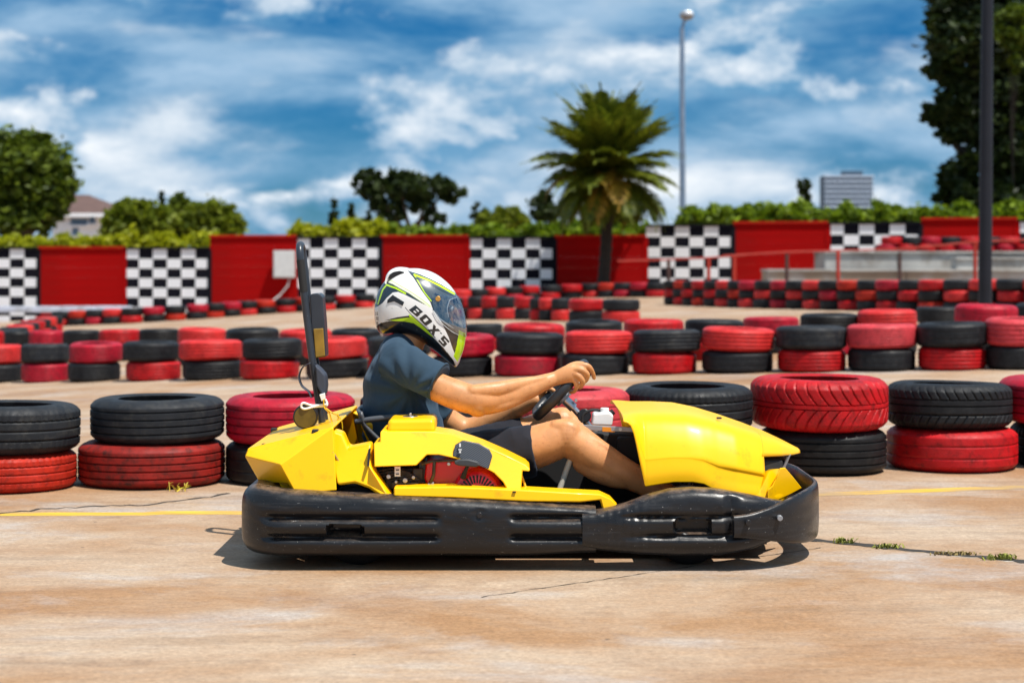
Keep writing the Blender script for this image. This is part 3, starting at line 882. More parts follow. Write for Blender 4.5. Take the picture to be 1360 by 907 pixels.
# ---------------------------------------------------------------- tyres
def tyre_paint(name, col, scuff, rough=0.5, dlo=0.49, dhi=0.70, ds=7, fade=None):
    """sprayed tyre: broad tone changes, sun-faded patches, rubber showing through, dust"""
    m = bpy.data.materials.new(name); m.use_nodes = True
    t = m.node_tree; b = t.nodes['Principled BSDF']
    b.inputs['Specular IOR Level'].default_value = 0.28
    c = t.nodes.new('ShaderNodeTexCoord'); oi = t.nodes.new('ShaderNodeObjectInfo')
    ad = t.nodes.new('ShaderNodeVectorMath'); ad.operation = 'MULTIPLY_ADD'
    ad.inputs[1].default_value = (1, 1, 0.7)
    cm = t.nodes.new('ShaderNodeCombineXYZ'); ml = t.nodes.new('ShaderNodeMath'); ml.operation = 'MULTIPLY'; ml.inputs[1].default_value = 37.0
    t.links.new(oi.outputs['Random'], ml.inputs[0])
    for k in range(3): t.links.new(ml.outputs[0], cm.inputs[k])
    t.links.new(c.outputs['Object'], ad.inputs[0]); t.links.new(cm.outputs[0], ad.inputs[2])
    def nz(sc, det=7, ro=0.6):
        n = t.nodes.new('ShaderNodeTexNoise'); n.inputs['Scale'].default_value = sc; n.inputs['Detail'].default_value = det; n.inputs['Roughness'].default_value = ro
        t.links.new(ad.outputs[0], n.inputs['Vector']); return n.outputs['Fac']
    def rng(v, a_, b_, lo=0.0, hi=1.0):
        r = t.nodes.new('ShaderNodeMapRange'); r.inputs['From Min'].default_value = a_; r.inputs['From Max'].default_value = b_; r.inputs['To Min'].default_value = lo; r.inputs['To Max'].default_value = hi
        t.links.new(v, r.inputs['Value']); return r.outputs[0]
    def mix(f, a_, b_):
        r = t.nodes.new('ShaderNodeMix'); r.data_type = 'RGBA'; t.links.new(f, r.inputs['Factor'])
        for i, x in ((6, a_), (7, b_)):
            if isinstance(x, tuple): r.inputs[i].default_value = (*x, 1)
            else: t.links.new(x, r.inputs[i])
        return r.outputs[2]
    fade = fade or tuple(min(1, x * 1.15 + 0.014) for x in col)
    base = mix(rng(nz(2.2), 0.32, 0.68), tuple(x * 0.72 for x in col), tuple(min(1, x * 1.2) for x in col))
    base = mix(rng(nz(1.5, 8, 0.65), 0.50, 0.72, 0, 0.75), base, fade)
    base = mix(rng(nz(ds, 10, 0.7), dlo, dhi, 0, 0.9), base, scuff)
    base = mix(rng(nz(38, 6, 0.7), 0.60, 0.74, 0, 0.7), base, tuple(0.5 * x + 0.012 for x in scuff))
    t.links.new(base, b.inputs['Base Color'])
    t.links.new(rng(nz(5), 0.3, 0.7, rough - 0.12, rough + 0.18), b.inputs['Roughness'])
    bp = t.nodes.new('ShaderNodeBump'); bp.inputs['Strength'].default_value = 0.2; bp.inputs['Distance'].default_value = 0.01
    t.links.new(nz(34, 5), bp.inputs['Height']); t.links.new(bp.outputs[0], b.inputs['Normal'])
    return m
TM = {
 'r1': tyre_paint('tyre_paint_red', (0.42, 0.003, 0.006), (0.09, 0.005, 0.005)),
 'r2': tyre_paint('tyre_paint_crimson', (0.37, 0.003, 0.018), (0.09, 0.005, 0.010)),
 'r3': tyre_paint('tyre_paint_faded', (0.55, 0.022, 0.020), (0.30, 0.010, 0.012)),
 'r4': tyre_paint('tyre_paint_worn', (0.24, 0.010, 0.006), (0.03, 0.010, 0.008), 0.6, 0.46, 0.66),
 'r5': tyre_paint('tyre_paint_orange', (0.42, 0.016, 0.004), (0.16, 0.010, 0.005), 0.6),
 'r6': tyre_paint('tyre_paint_pink', (0.50, 0.040, 0.050), (0.22, 0.018, 0.022), 0.55, 0.5, 0.68),
 'k1': tyre_paint('tyre_black', (0.006, 0.0068, 0.009), (0.020, 0.021, 0.023), 0.55),
 'k2': tyre_paint('tyre_dusty_black', (0.011, 0.013, 0.017), (0.040, 0.039, 0.037), 0.6, 0.5, 0.7, 4),
 'k3': tyre_paint('tyre_deep_black', (0.005, 0.005, 0.006), (0.016, 0.015, 0.014), 0.5),
}
def tyre_mesh(name, style, nth, ntr, seed=0):
    """radius 1, height 1, axis +Z, tread displaced in real geometry"""
    prof = [(0.60, 0.10), (0.585, 0.04), (0.62, 0.015), (0.72, 0.0), (0.80, 0.004), (0.88, 0.03), (0.94, 0.075), (0.972, 0.125)]
    tr = []
    for i in range(ntr + 1):
        z = 0.16 + 0.68 * i / ntr
        tr.append((1.0 - 0.022 * abs(2 * (z - 0.5)) ** 3, z))
    up = [(r, 1 - z) for r, z in reversed(prof)]
    inn = [(0.62, 0.84), (0.82, 0.80), (0.90, 0.66), (0.915, 0.5), (0.90, 0.34), (0.82, 0.20), (0.62, 0.16)]
    pr = prof + tr + up + inn
    n = len(pr); t0 = len(prof); t1 = t0 + len(tr)
    V = np.zeros((nth, n, 3))
    rs = random.Random(seed)
    def gro(x, w):
        return max(0.0, 1 - (abs(x) / w) ** 4) if abs(x) < w else 0.0
    for i in range(nth):
        th = 2 * math.pi * i / nth
        for j, (r, z) in enumerate(pr):
            d = 0.0
            if t0 <= j < t1 or (j >= t0 - 2 and j < t1 + 2):
                if style == 'rib4':
                    for zc in (0.25, 0.42, 0.58, 0.75):
                        d = max(d, gro(z - zc, 0.022))
                elif style == 'rib3':
                    for zc in (0.30, 0.5, 0.70):
                        d = max(d, gro(z - zc, 0.018))
                    a = (th * 60 / (2 * math.pi)) % 1.0
                    if z < 0.28 or z > 0.72:
                        d = max(d, 0.5 * gro(a - 0.5, 0.13) * (1 if 0.10 < z < 0.90 else 0))
                elif style == 'vee':
                    q = abs(z - 0.5)
                    a = (th * 38 / (2 * math.pi) + 5.0 * q - 4.4 * q * q) % 1.0
                    d = max(d, gro(a - 0.5, 0.075 + 0.06 * q) * (1 if q > 0.05 else 0))
                    d = max(d, gro(q - 0.045, 0.012))
                elif style == 'sport':
                    q = abs(z - 0.5)
                    for zc in (0.33, 0.52, 0.66):
                        d = max(d, gro(z - zc, 0.020))
                    a = (th * 44 / (2 * math.pi) + 3.2 * q) % 1.0
                    if q > 0.17 or z > 0.67:
                        d = max(d, 0.8 * gro(a - 0.5, 0.10))
                elif style == 'worn':
                    for zc in (0.36, 0.64):
                        d = max(d, 0.45 * gro(z - zc, 0.02))
                elif style == 'fine':
                    for zc in (0.22, 0.33, 0.44, 0.55, 0.66, 0.77):
                        d = max(d, 0.7 * gro(z - zc, 0.016))
            wob = 0.004 * math.sin(3 * th + seed) + 0.003 * math.sin(7 * th + 2 * seed)
            rr = r - 0.026 * d + wob
            zz = z + 0.006 * math.sin(2 * th + 1.3 * seed)
            V[i, j] = (rr * math.cos(th), rr * math.sin(th), zz)
    Fc = []
    for i in range(nth):
        i2 = (i + 1) % nth
        for j in range(n):
            j2 = (j + 1) % n
            Fc.append((i * n + j, i2 * n + j, i2 * n + j2, i * n + j2))
    me = bpy.data.meshes.new(name)
    me.from_pydata(V.reshape(-1, 3).tolist(), [], Fc)
    me.polygons.foreach_set('use_smooth', [True] * len(me.polygons))
    me.set_sharp_from_angle(angle=math.radians(50))
    me.materials.append(TM['k1'])
    return me
HI = {s: tyre_mesh('tyre_' + s, s, nth, ntr, i) for i, (s, nth, ntr) in enumerate((('rib4', 120, 40), ('rib3', 300, 40), ('vee', 800, 44), ('sport', 640, 44), ('worn', 120, 36)))}
MD = {s: tyre_mesh('tyre_mid_' + s, s, 56, 24, i + 9) for i, s in enumerate(('rib4', 'fine', 'worn'))}
LO = [tyre_mesh('tyre_small', 'worn', 28, 6, 3)]
ONES = ['', 'first', 'second', 'third', 'fourth', 'fifth', 'sixth', 'seventh', 'eighth', 'ninth', 'tenth', 'eleventh', 'twelfth', 'thirteenth', 'fourteenth', 'fifteenth', 'sixteenth', 'seventeenth', 'eighteenth', 'nineteenth']
def nth(k):
    if k < 20: return ONES[k]
    t_, o_ = divmod(k, 10)
    return ({2: 'twentieth', 3: 'thirtieth', 4: 'fortieth'} if o_ == 0 else {2: 'twenty-', 3: 'thirty-', 4: 'forty-'})[t_] + ONES[o_]
LAY = {1: ['only'], 2: ['bottom', 'top'], 3: ['bottom', 'middle', 'top'], 4: ['bottom', 'lower', 'upper', 'top']}
ntyre = [0]
rt = random.Random(77)
def tyre(me, x, y, z, D, h, key, label, group=None, tilt=0.0):
    o = bpy.data.objects.new('tyre', me); COL.objects.link(o)
    o.location = (x, y, z); o.scale = (D / 2, D / 2, h)
    o.rotation_euler = (rt.uniform(-tilt, tilt), rt.uniform(-tilt, tilt), rt.uniform(0, 6.28))
    o.material_slots[0].link = 'OBJECT'; o.material_slots[0].material = TM[key]
    tag(o, label, 'tyre', group)
    ntyre[0] += 1
    return o

# --- front row, every stack measured: bottom (x0,x1,base,seam), top (x0,x1,top) ------------------------------
def stack(x0, x1, base, seam, kb, mb_, lb, t0, t1, top, kt, mt_, lt):
    Yf = ground((x0 + x1) / 2, base).y
    D = (x1 - x0) * Yf / F * 1.045
    cy = Yf + D / 2 * 0.96
    D = (x1 - x0) * cy / F
    cx = ((x0 + x1) / 2 - HX) * cy / F
    g0 = gz(cx, cy)
    h1 = (base - seam) * Yf / F * 0.97
    tyre(HI[mb_], cx, cy, g0 - 0.004, D, h1, kb, lb)
    D2 = (t1 - t0) * cy / F
    h2 = (seam - top) * (cy - D2 * .15) / F * 1.0
    # the visible top line is the far rim of the upper tyre, so take the perspective rise off its height
    rise = D2 * 0.70 * (H - h1 - 0.2) / cy
    h2 = h2 - rise * 0.55
    tyre(HI[mt_], ((t0 + t1) / 2 - HX) * cy / F, cy, g0 + h1 - 0.006, D2, h2, kt, lt, tilt=0.02)
fr = 'front tyre stacks behind the kart'
stack(-75, 100, 658, 604, 'r5', 'rib3', 'orange-red painted tyre with notched shoulder under a dusty black tyre', -72, 104, 535, 'k2', 'rib3', 'dusty black tyre with shoulder notches on the orange-red tyre')
stack(106, 298, 652, 590, 'r4', 'rib4', 'scuffed dark red ribbed tyre with black paint stains, beside the crack', 122, 297, 527, 'k2', 'rib4', 'smooth black tyre tilted on the scuffed dark red ribbed tyre')
stack(300, 470, 648, 590, 'k3', 'worn', 'black tyre under the pinkish red ribbed tyre behind the roll hoop', 301, 472, 523, 'r2', 'rib4', 'crimson ribbed tyre on black tyre behind the roll hoop')
stack(487, 660, 645, 585, 'r6', 'worn', 'pinkish red tyre at the bottom behind the driver', 478, 655, 521, 'k1', 'rib3', 'black tyre on top directly behind the driver\'s back')
stack(664, 832, 642, 580, 'k1', 'worn', 'black tyre at the bottom behind the steering wheel', 662, 836, 515, 'r6', 'worn', 'faded pink-red tyre behind the steering wheel with dark scuffs')
stack(832, 998, 638, 575, 'r1', 'worn', 'red tyre hidden low behind the yellow nose cowl', 829, 999, 510, 'k1', 'rib3', 'black ribbed tyre just above the yellow nose cowl')
stack(1008, 1176, 634, 572, 'k3', 'rib4', 'black ribbed tyre under the bright red tyre with curved tread', 997, 1178, 499, 'r1', 'vee', 'bright red tyre with curved directional tread grooves')
stack(1179, 1349, 630, 571, 'r1', 'worn', 'smooth red tyre with purple scuffs under a blocky black tyre', 1178, 1341, 507, 'k1', 'sport', 'black tyre with blocky diagonal tread on the smooth red tyre')
stack(1345, 1515, 626, 565, 'k1', 'rib3', 'black tyre at the bottom of the stack beyond the blocky black tyre', 1328, 1500, 501, 'r2', 'rib4', 'dark crimson tyre on the stack beyond the blocky black tyre')

stack(-278, -86, 662, 604, 'k3', 'rib4', 'black ribbed tyre on the ground beyond the dusty black tyre', -280, -88, 538, 'r1', 'rib3', 'red tyre on the stack beyond the dusty black tyre')
stack(1528, 1696, 622, 561, 'r1', 'rib4', 'red ribbed tyre at the bottom of the outermost stack past the dark crimson tyre', 1522, 1690, 497, 'k1', 'rib3', 'black tyre on the outermost stack past the dark crimson tyre')

# --- second row ---------------------------------------------------------------------------------------------
row2 = [(-36, 29), (28, 92), (93, 163), (163, 238), (238, 322), (322, 402), (402, 488), (489, 573), (573, 657), (658, 749), (750, 840), (841, 931), (932, 1028), (1030, 1124), (1125, 1217), (1218, 1312), (1309, 1398)]
reds = ['r3', 'r2', 'r1', 'r3', 'r2']
styles = ['rib4', 'fine', 'worn']
def rowline(px):      # top, seam, base
    f = px / 1360.0
    return (456 - 28 * f - 4 * f * f), (483.5 - 23 * f), (509 - 17 * f)
bx_map = {0: 'k', 1: 'r'}
top_is_red = lambda i: i % 2 == 0
GA = 'tyres of the double row across the track'
for i, (x0, x1) in enumerate(row2):
    tp, sm, bs = rowline((x0 + x1) / 2)
    if i == 16:
        tp, sm, bs = 420, 460, 492
    Yf = ground((x0 + x1) / 2, bs).y
    D = (x1 - x0) * Yf / F; cy = Yf + D / 2 * 0.94; D = (x1 - x0) * cy / F * 0.995
    cx = ((x0 + x1) / 2 - HX) * cy / F
    g0 = gz(cx, Yf + 0.1); h1 = (bs - sm) * Yf / F; h2 = (sm - tp) * Yf / F * 0.93
    red = top_is_red(i)
    kb = 'k1' if red else rt.choice(['r1', 'r2', 'r1'])
    kt = (['r3', 'r2', 'r3', 'r3', 'r2', 'r3', 'r3', 'r6', 'r6'][(i // 2) % 9]) if red else rt.choice(['k1', 'k2'])
    wb = rt.uniform(-0.03, 0.03)
    tyre(MD[rt.choice(styles)], cx + wb, cy, g0 - 0.004, D * rt.uniform(0.93, 0.99), h1, kb, ('black' if red else 'red') + ' bottom tyre of the double row, %s stack from the end below the thick post' % nth(len(row2) - i), GA)
    tyre(MD[rt.choice(styles)], cx, cy, g0 + h1 - 0.006, D, h2, kt, ('red' if red else 'black') + ' top tyre of the double row, %s stack from the end below the thick post' % nth(len(row2) - i), GA, tilt=0.03)
# the line standing right behind it
back = [(-22, 5, 'r'), (6, 40, 'k'), (39, 85, 'r'), (84, 133, 'k'), (132, 187, 'r'), (185, 238, 'k'), (236, 300, 'r'), (300, 371, 'k'), (372, 441, 'r'), (440, 506, 'k'), (508, 560, 'r'), (562, 616, 'k'), (612, 668, 'k'), (668, 750, 'r'), (751, 827, 'k'),
        (828, 908, 'r'), (909, 987, 'k'), (987, 1061, 'r'), (1063, 1140, 'k'), (1139, 1217, 'r'), (1217, 1281, 'k'), (1268, 1350, 'r'), (1350, 1430, 'k')]
GB = 'tyres of the line behind the double row'
def topline(px):
    pts = [(0, 440), (130, 438), (300, 435), (440, 438), (640, 430), (700, 430), (830, 424), (950, 424), (1060, 419), (1180, 411), (1310, 404), (1430, 400)]
    for (a, ya), (b, yb) in zip(pts, pts[1:]):
        if px <= b:
            f = max(0, (px - a) / (b - a)); return ya + (yb - ya) * f
    return 400
for i, (x0, x1, c) in enumerate(back):
    mid = (x0 + x1) / 2
    tp = topline(mid)
    w = x1 - x0
    # tyres of about 0.6 m: depth from their width, limited to stand just behind the near line
    cyn = ground(mid, rowline(mid)[2]).y + 0.62
    cy = max(cyn, 0.60 * F / w)
    cy = min(cy, cyn + 4.5)
    D = w * cy / F
    cx = (mid - HX) * cy / F
    g0 = gz(cx, cy)
    ztop = P(mid, tp, cy - D * 0.3).z
    h = max(0.16, min(0.26, (ztop - g0) / 2))
    nst = max(1, round((ztop - g0) / 0.21)); h = (ztop - g0) / nst
    for k in range(nst):
        cc = c if (nst - 1 - k) % 2 == 0 else ('k' if c == 'r' else 'r')
        key = rt.choice(['r2', 'r1', 'r3']) if cc == 'r' else rt.choice(['k1', 'k3'])
        if k < nst - 1 and cy - cyn < 0.3 and k == 0 and False:
            continue
        tyre(MD[rt.choice(styles)], cx, cy, g0 + k * h - 0.005, D, h, key, ('red' if cc == 'r' else 'black') + ' %s tyre in line behind the double row, %s stack from the thick post end' % (LAY[nst][k], nth(len(back) - i)), GB, tilt=0.03)

# --- middle block that ends beside the open track ------------------------------------------------------------
GC = 'small tyres of the middle barrier'
mid_cols = [(586, 622), (606, 633), (622, 646), (642, 662), (660, 684), (683, 710), (708, 724), (722, 735), (733, 757), (755, 804), (800, 850)]
for i, (x0, x1) in enumerate(mid_cols):
    w = max(26, x1 - x0); mid = (x0 + x1) / 2
    cy = ground(mid, 428.5 - (0 if x0 > 700 else 1.5)).y + 0.3 + (0.4 if x1 - x0 < 30 else 0) + 0.08 * (10 - i)
    D = w * cy / F; cx = (mid - HX) * cy / F; g0 = gz(cx, cy)
    h = 15.3 * cy / F
    for k in range(2):
        red = (i + k) % 2 == 0
        key = rt.choice(['r1', 'r5', 'r3', 'r2']) if red else 'k1'
        tyre(LO[0] if w < 40 else MD['worn'], cx, cy, g0 + k * h - 0.004, D, h, key, ('red' if red else 'black') + ' %s tyre of the middle barrier, %s stack from its end beside the open track' % (LAY[2][k], nth(len(mid_cols) - i)), GC)

# --- lines along a world polyline ----------------------------------------------------------------------------
def lane(pts, D, h, layers, group, where, start=0, mesh=None, jit=0.02):
    pts = [Vector((p[0], p[1], 0)) for p in pts]
    acc = 0.0; i = 0; pos = pts[0]; n = 0
    seg = 0; d = 0.0
    total = sum((b - a).length for a, b in zip(pts, pts[1:]))
    cnt = int(total / (D * 1.01))
    for c in range(cnt + 1):
        s = c * D * 1.01; k = 0
        while k < len(pts) - 2 and s > (pts[k + 1] - pts[k]).length:
            s -= (pts[k + 1] - pts[k]).length; k += 1
        p = pts[k] + (pts[k + 1] - pts[k]).normalized() * s
        g0 = gz(p.x, p.y)
        for q in range(layers):
            red = (c + q + start) % 2 == 0
            key = rt.choice(['r1', 'r5', 'r2', 'r3']) if red else rt.choice(['k1', 'k3'])
            tyre(mesh or LO[0], p.x + rt.uniform(-jit, jit), p.y + rt.uniform(-jit, jit), g0 + q * h - 0.004, D * rt.uniform(.96, 1.0), h, key,
                 ('red' if red else 'black') + ' %s tyre of the %s' % (LAY[layers][q], where % nth(c + 1)), group)
def gp(px, py):
    p = ground(px, py); return (p.x, p.y)
def at(px, Y):
    return ((px - HX) * Y / F, Y)
# right: three-high barrier running back towards the wall
lane([gp(1385, 416), gp(1240, 414), gp(1100, 411), gp(1000, 408.5), gp(930, 406), gp(898, 404.5)], 0.60, 0.182, 3, 'three-high tyre barrier', 'three-high barrier, %s stack from its wide end')
# right: tyres lying on the terrace
for i, px in enumerate(range(1178, 1385, 26)):
    for k in range(2):
        Yq = 46.9; z = P(0, 337, 46.3).z + 0.062
        red = (i * 2 + k * 3) % 4 != 1
        tyre(LO[0], (px + 6 * k - HX) * Yq / F, Yq, z + k * 0.20 - 0.004, 0.56, 0.2, rt.choice(['r2', 'r1']) if red else 'k1', ('red' if red else 'black') + ' %s tyre lying on the concrete terrace, %s pile from its open end' % (LAY[2][k], nth(i + 1)), 'tyres on the terrace')
# far line along the foot of the wall, centre
lane([at(612, 47.0), at(700, 48.5), at(790, 49.0), at(890, 47.0)], 0.60, 0.205, 2, 'far tyres at the foot of the wall', 'far line by the palm, %s stack from the helmet end', start=1)
# left: line curving along the far side of the track
lane([gp(82, 433), gp(180, 429), gp(260, 424), gp(340, 418), gp(420, 413), gp(500, 408)], 0.58, 0.20, 2, 'tyres lining the far bend', 'far bend line, %s stack from the short file')
# left: end-on cluster
for i in range(7):
    px = 18 + 8.5 * i; cy = 30.0 + i * 1.7
    cx = (px - HX) * cy / F
    for k in range(2):
        red = (i + k) % 2 == 0
        tyre(LO[0], cx, cy, gz(cx, cy) + 0.2 * k - 0.004, 0.5, 0.2, rt.choice(['r3', 'r1']) if red else 'k1', ('red' if red else 'black') + ' %s tyre in the short file leaving the double row, %s pile along' % (LAY[2][k], nth(i + 2)), 'short file of tyres')
for k in range(2):
    cx, cy = at(2, 29.0)
    tyre(MD['worn'], cx, cy, gz(cx, cy) + 0.2 * k - 0.004, 0.6, 0.2, 'k1', 'black %s tyre heading the short file that leaves the double row' % LAY[2][k], 'short file of tyres')
print('tyres', ntyre[0])
# ---------------------------------------------------------------- the kart
KC = 6.52                      # depth of the kart's centre line
kart = root('go_kart', (0.05, KC, 0.0), 'yellow rental go-kart with black plastic bumper and red engine', 'go-kart')
mir = lambda Y: 2 * KC - Y

# plan path of the bumper's outer face: near side -> rear -> far side, rounded
def plan(n_c=14):
    x0, x1 = -0.945, 1.10
    y0, y1 = 5.90, mir(5.90)
    rr, rf = 0.17, 0.46
    pts = []
    def arc(cx, cy, r, a0, a1, n, ex=1.0):
        for k in range(n + 1):
            a = math.radians(a0 + (a1 - a0) * k / n)
            pts.append((cx + r * math.cos(a) * ex, cy + r * math.sin(a)))
    xs_ = np.linspace(x1 - rf * 0.8, x0 + rr, 150)
    for x in xs_[:-1]: pts.append((x, y0))
    arc(x0 + rr, y0 + rr, rr, -90, -180, n_c)
    for y in np.linspace(y0 + rr, y1 - rr, 60)[1:-1]: pts.append((x0, y))
    arc(x0 + rr, y1 - rr, rr, 180, 90, n_c)
    for x in xs_[::-1][1:]: pts.append((x, y1))
    back_n = len(pts)
    return pts
def front_arc():
    x1 = 1.09; y0, y1 = 5.90, mir(5.90); rf = 0.46; pts = []
    for x in np.linspace(0.24, x1 - rf * 0.8, 70)[:-1]: pts.append((x, y0))
    for k in range(41):
        a = math.radians(-90 + 90 * k / 40); pts.append((x1 - rf * 0.8 + rf * 0.8 * math.cos(a), y0 + rf + rf * math.sin(a)))
    for y in np.linspace(y0 + rf, y1 - rf, 24)[1:-1]: pts.append((x1, y))
    for k in range(41):
        a = math.radians(90 * k / 40); pts.append((x1 - rf * 0.8 + rf * 0.8 * math.cos(a), y1 - rf + rf * math.sin(a)))
    for x in np.linspace(x1 - rf * 0.8, 0.24, 70)[1:]: pts.append((x, y1))
    return pts

def sweep_bumper(name, pts, T, zfun, disp, parent, mt, out=0.0, flip=1, nz=44):
    """pts outer path; closed hollow-section skin: outer face with relief, rounded shoulders, inner face"""
    n = len(pts); V = []; Fc = []
    prof = []
    for k in range(nz + 1):
        zn = -1 + 2 * k / nz
        prof.append((1.0, zn))
    ring = nz + 1 + 6
    arr = [np.array(p) for p in pts]
    cum = 0.0
    for i, p in enumerate(arr):
        d = arr[min(i + 1, n - 1)] - arr[max(i - 1, 0)]; d = d / np.linalg.norm(d)
        nr = np.array((d[1], -d[0])) * flip
        zt, zb = zfun(p[0], p[1]); zm, hh = (zt + zb) / 2, (zt - zb) / 2
        for (q, zn) in prof:
            ro = (max(0.0, 1 - abs(zn) ** 5)) ** 0.5          # rounded shoulders
            o = out - T * 0.38 * (1 - ro)
            z = zm + hh * zn
            o -= disp(p[0], p[1], zn, z) * min(1, ro * 1.5)
            w = p + nr * o; V.append((w[0], w[1], z))
        for (o, z) in ((-0.62, 1.0), (-0.85, 0.9), (-1.0, 0.6), (-1.0, -0.6), (-0.85, -0.9), (-0.62, -1.0)):
            w = p + nr * (out + T * o); V.append((w[0], w[1], zm + hh * z))
    for i in range(n - 1):
        for k in range(ring):
            k2 = (k + 1) % ring
            Fc.append((i * ring + k, i * ring + k2, (i + 1) * ring + k2, (i + 1) * ring + k))
    Fc.append(tuple(range(ring))); Fc.append(tuple(range((n - 1) * ring, n * ring)))
    return obj(name, V, Fc, mt, parent, smooth_ang=45)

def sst(a, b, t): return smooth(a, b, t)
def band(t, a, b, e): return sst(a - e, a + e, t) * (1 - sst(b - e, b + e, t))
def xpx(px, Y=5.9): return (px - HX) * Y / F
def zpx(py, Y=5.9): return H - (py - HY) * Y / F
def slot(x, z, x0, x1, z0, z1, r):
    """signed rounded-rect mask"""
    cx, cz = (x0 + x1) / 2, (z0 + z1) / 2; hx, hz = (x1 - x0) / 2 - r, (z1 - z0) / 2 - r
    dx, dz = max(abs(x - cx) - hx, 0), max(abs(z - cz) - hz, 0)
    d = math.hypot(dx, dz) - r
    return 1 - sst(-0.004, 0.004, d)
def rear_disp(x, y, zn, z):
    side = y < 5.93 or y > mir(5.93)
    rear = x < -0.93
    d = 0.0
    if side:
        m = band(x, xpx(352), xpx(582), 0.012) + band(x, xpx(678), xpx(776), 0.012)
    elif rear:
        m = band(abs(y - KC), 0.0, 0.40, 0.02) if True else 0
        m = 0.8 * m
    else:
        m = 0.0
    for zc, wd in ((zpx(688), 0.011), (zpx(714), 0.011)):
        d += m * 0.020 * math.exp(-((z - zc) / wd) ** 2)
    d += -m * 0.006 * math.exp(-((z - zpx(700)) / 0.02) ** 2)
    if side:
        d += 0.055 * slot(x, z, xpx(436), xpx(481), zpx(711), zpx(697), 0.015)
        d += 0.004 * (1 - sst(0.006, 0.012, abs(math.hypot(x - xpx(637), z - zpx(684)) - 0.012)))
    # knocks and ripples of a much-used bumper
    d += 0.0022 * mnoise.noise(Vector((x * 7, y * 7, z * 16))) + 0.0008 * mnoise.noise(Vector((x * 30, y * 30, z * 45)))
    return d
def rear_z(x, y):
    near = 1 - sst(0.20, 0.29, x)
    zt = H - (lerp_tab([(327, 645), (450, 652), (520, 655), (600, 657.5), (700, 663), (760, 667), (792, 669)], x * F / 5.95 + HX) - HY) * 6.0 / F
    return (zt + 0.012 * sst(-0.80, -0.93, x) if False else zt), zpx(741) + 0.010 * sst(0.0, 0.28, x)
pl = [p for p in plan() if p[0] < xpx(792)]
rb = sweep_bumper('rear_bumper', pl, 0.15, rear_z, rear_disp, kart, M['black_plastic'], 0.0, flip=-1)

tops = [(770, 680), (790, 680), (812, 676), (835, 670), (860, 660), (890, 652), (920, 650), (950, 651), (985, 656), (1010, 660), (1060, 672), (1120, 690)]
bots = [(770, 726), (800, 731), (850, 736), (900, 738), (960, 737), (1000, 731), (1040, 720), (1080, 712), (1120, 708)]
def front_z(x, y):
    px = x * F / 5.9 + HX
    return zpx(lerp_tab(tops, px)), zpx(lerp_tab(bots, px)) - 0.006
def front_disp(x, y, zn, z):
    px = x * F / 5.9 + HX; d = 0.0
    d += 0.016 * math.exp(-((z - zpx(686.5)) / 0.009) ** 2) * band(px, 835, 972, 22)
    d += 0.016 * math.exp(-((z - zpx(712)) / 0.010) ** 2) * band(px, 850, 990, 30)
    d += 0.05 * slot(x, z, xpx(896), xpx(944), zpx(707), zpx(690), 0.014) if (y < 5.95 or y > mir(5.95)) else 0
    d += 0.018 * math.exp(-((px - 972) / 7) ** 2) * band(z, zpx(712), zpx(660), 0.015)
    d += 0.0015 * math.sin(px * 0.55) * band(px, 800, 860, 20)
    d += 0.002 * mnoise.noise(Vector((x * 8, y * 8, z * 16))) + 0.0009 * mnoise.noise(Vector((x * 40, y * 30, z * 40)))
    return d
fa = front_arc()
half = len(fa) // 2
def split_front(cond):
    return [p for p in fa if cond(p)]
near_f = [p for p in fa[:half] if p[0] < 0.98]
far_f = [p for p in fa[half:] if p[0] < 0.98]
ins = lambda pts: pts
sweep_bumper('front_bumper', near_f, 0.14, front_z, front_disp, kart, M['black_plastic'], 0.010)
sweep_bumper('front_bumper', far_f, 0.14, front_z, front_disp, kart, M['black_plastic'], 0.010)
# curved nose band
def band_z(x, y):
    f = sst(xpx(968), 1.09, x)
    return zpx(684) + (0.264 - zpx(684)) * f ** 1.0, zpx(713) + (0.066 - zpx(713)) * f
bpts = [p for p in fa if p[0] > xpx(972)]
def band_disp(x, y, zn, z):
    return 0.0012 * mnoise.noise(Vector((x * 20, y * 20, z * 30)))
sweep_bumper('nose_band', bpts, 0.03, band_z, band_disp, kart, M['black_plastic'], 0.028)
for (px, py, Y) in ((637, 684, 5.903), (994, 694, 5.865), (1036, 688, 5.91), (1066, 685, 6.05)):
    mb = MB(); p = P(px, py, Y); mb.cyl((p.x, p.y - 0.003, p.z), (p.x, p.y + 0.02, p.z), 0.0095, 14)
    mb.obj('bumper_bolt', M['grey_steel'] if px > 1000 else M['black'], kart, bevel=0.002)
mb = MB()
for (px, py) in ((436, 704),):
    pass

# floor tray and frame
mb = MB(); mb.box((0.03, KC, 0.058), (1.75, 0.74, 0.008)); mb.obj('floor_tray', M['black_matt'], kart)
mb = MB()
for Y in (KC - 0.36, KC + 0.36):
    mb.tube([(-0.80, Y, 0.085), (0.5, Y, 0.085), (0.92, KC + (Y - KC) * 0.7, 0.085)], 0.016, 10)
for x in (-0.78, -0.2, 0.35, 0.9):
    mb.tube([(x, KC - 0.36 * (1 if x < 0.8 else 0.7), 0.085), (x, KC + 0.36 * (1 if x < 0.8 else 0.7), 0.085)], 0.016, 10)
for s in (-1, 1):
    mb.tube([(-0.5, KC + s * 0.34, 0.10), (-0.5, KC + s * 0.56, 0.14)], 0.013, 8)
    mb.tube([(0.3, KC + s * 0.34, 0.10), (0.3, KC + s * 0.56, 0.14)], 0.013, 8)
mb.obj('frame', M['black'], kart, smooth_ang=60)
p0_, p1_ = P(741, 656, 6.26), P(758, 608, 6.27)
mb = MB(); mb.tube([p0_, p1_], 0.0105, 12); mb.obj('side_strut', M['cream'], kart, smooth_ang=60)
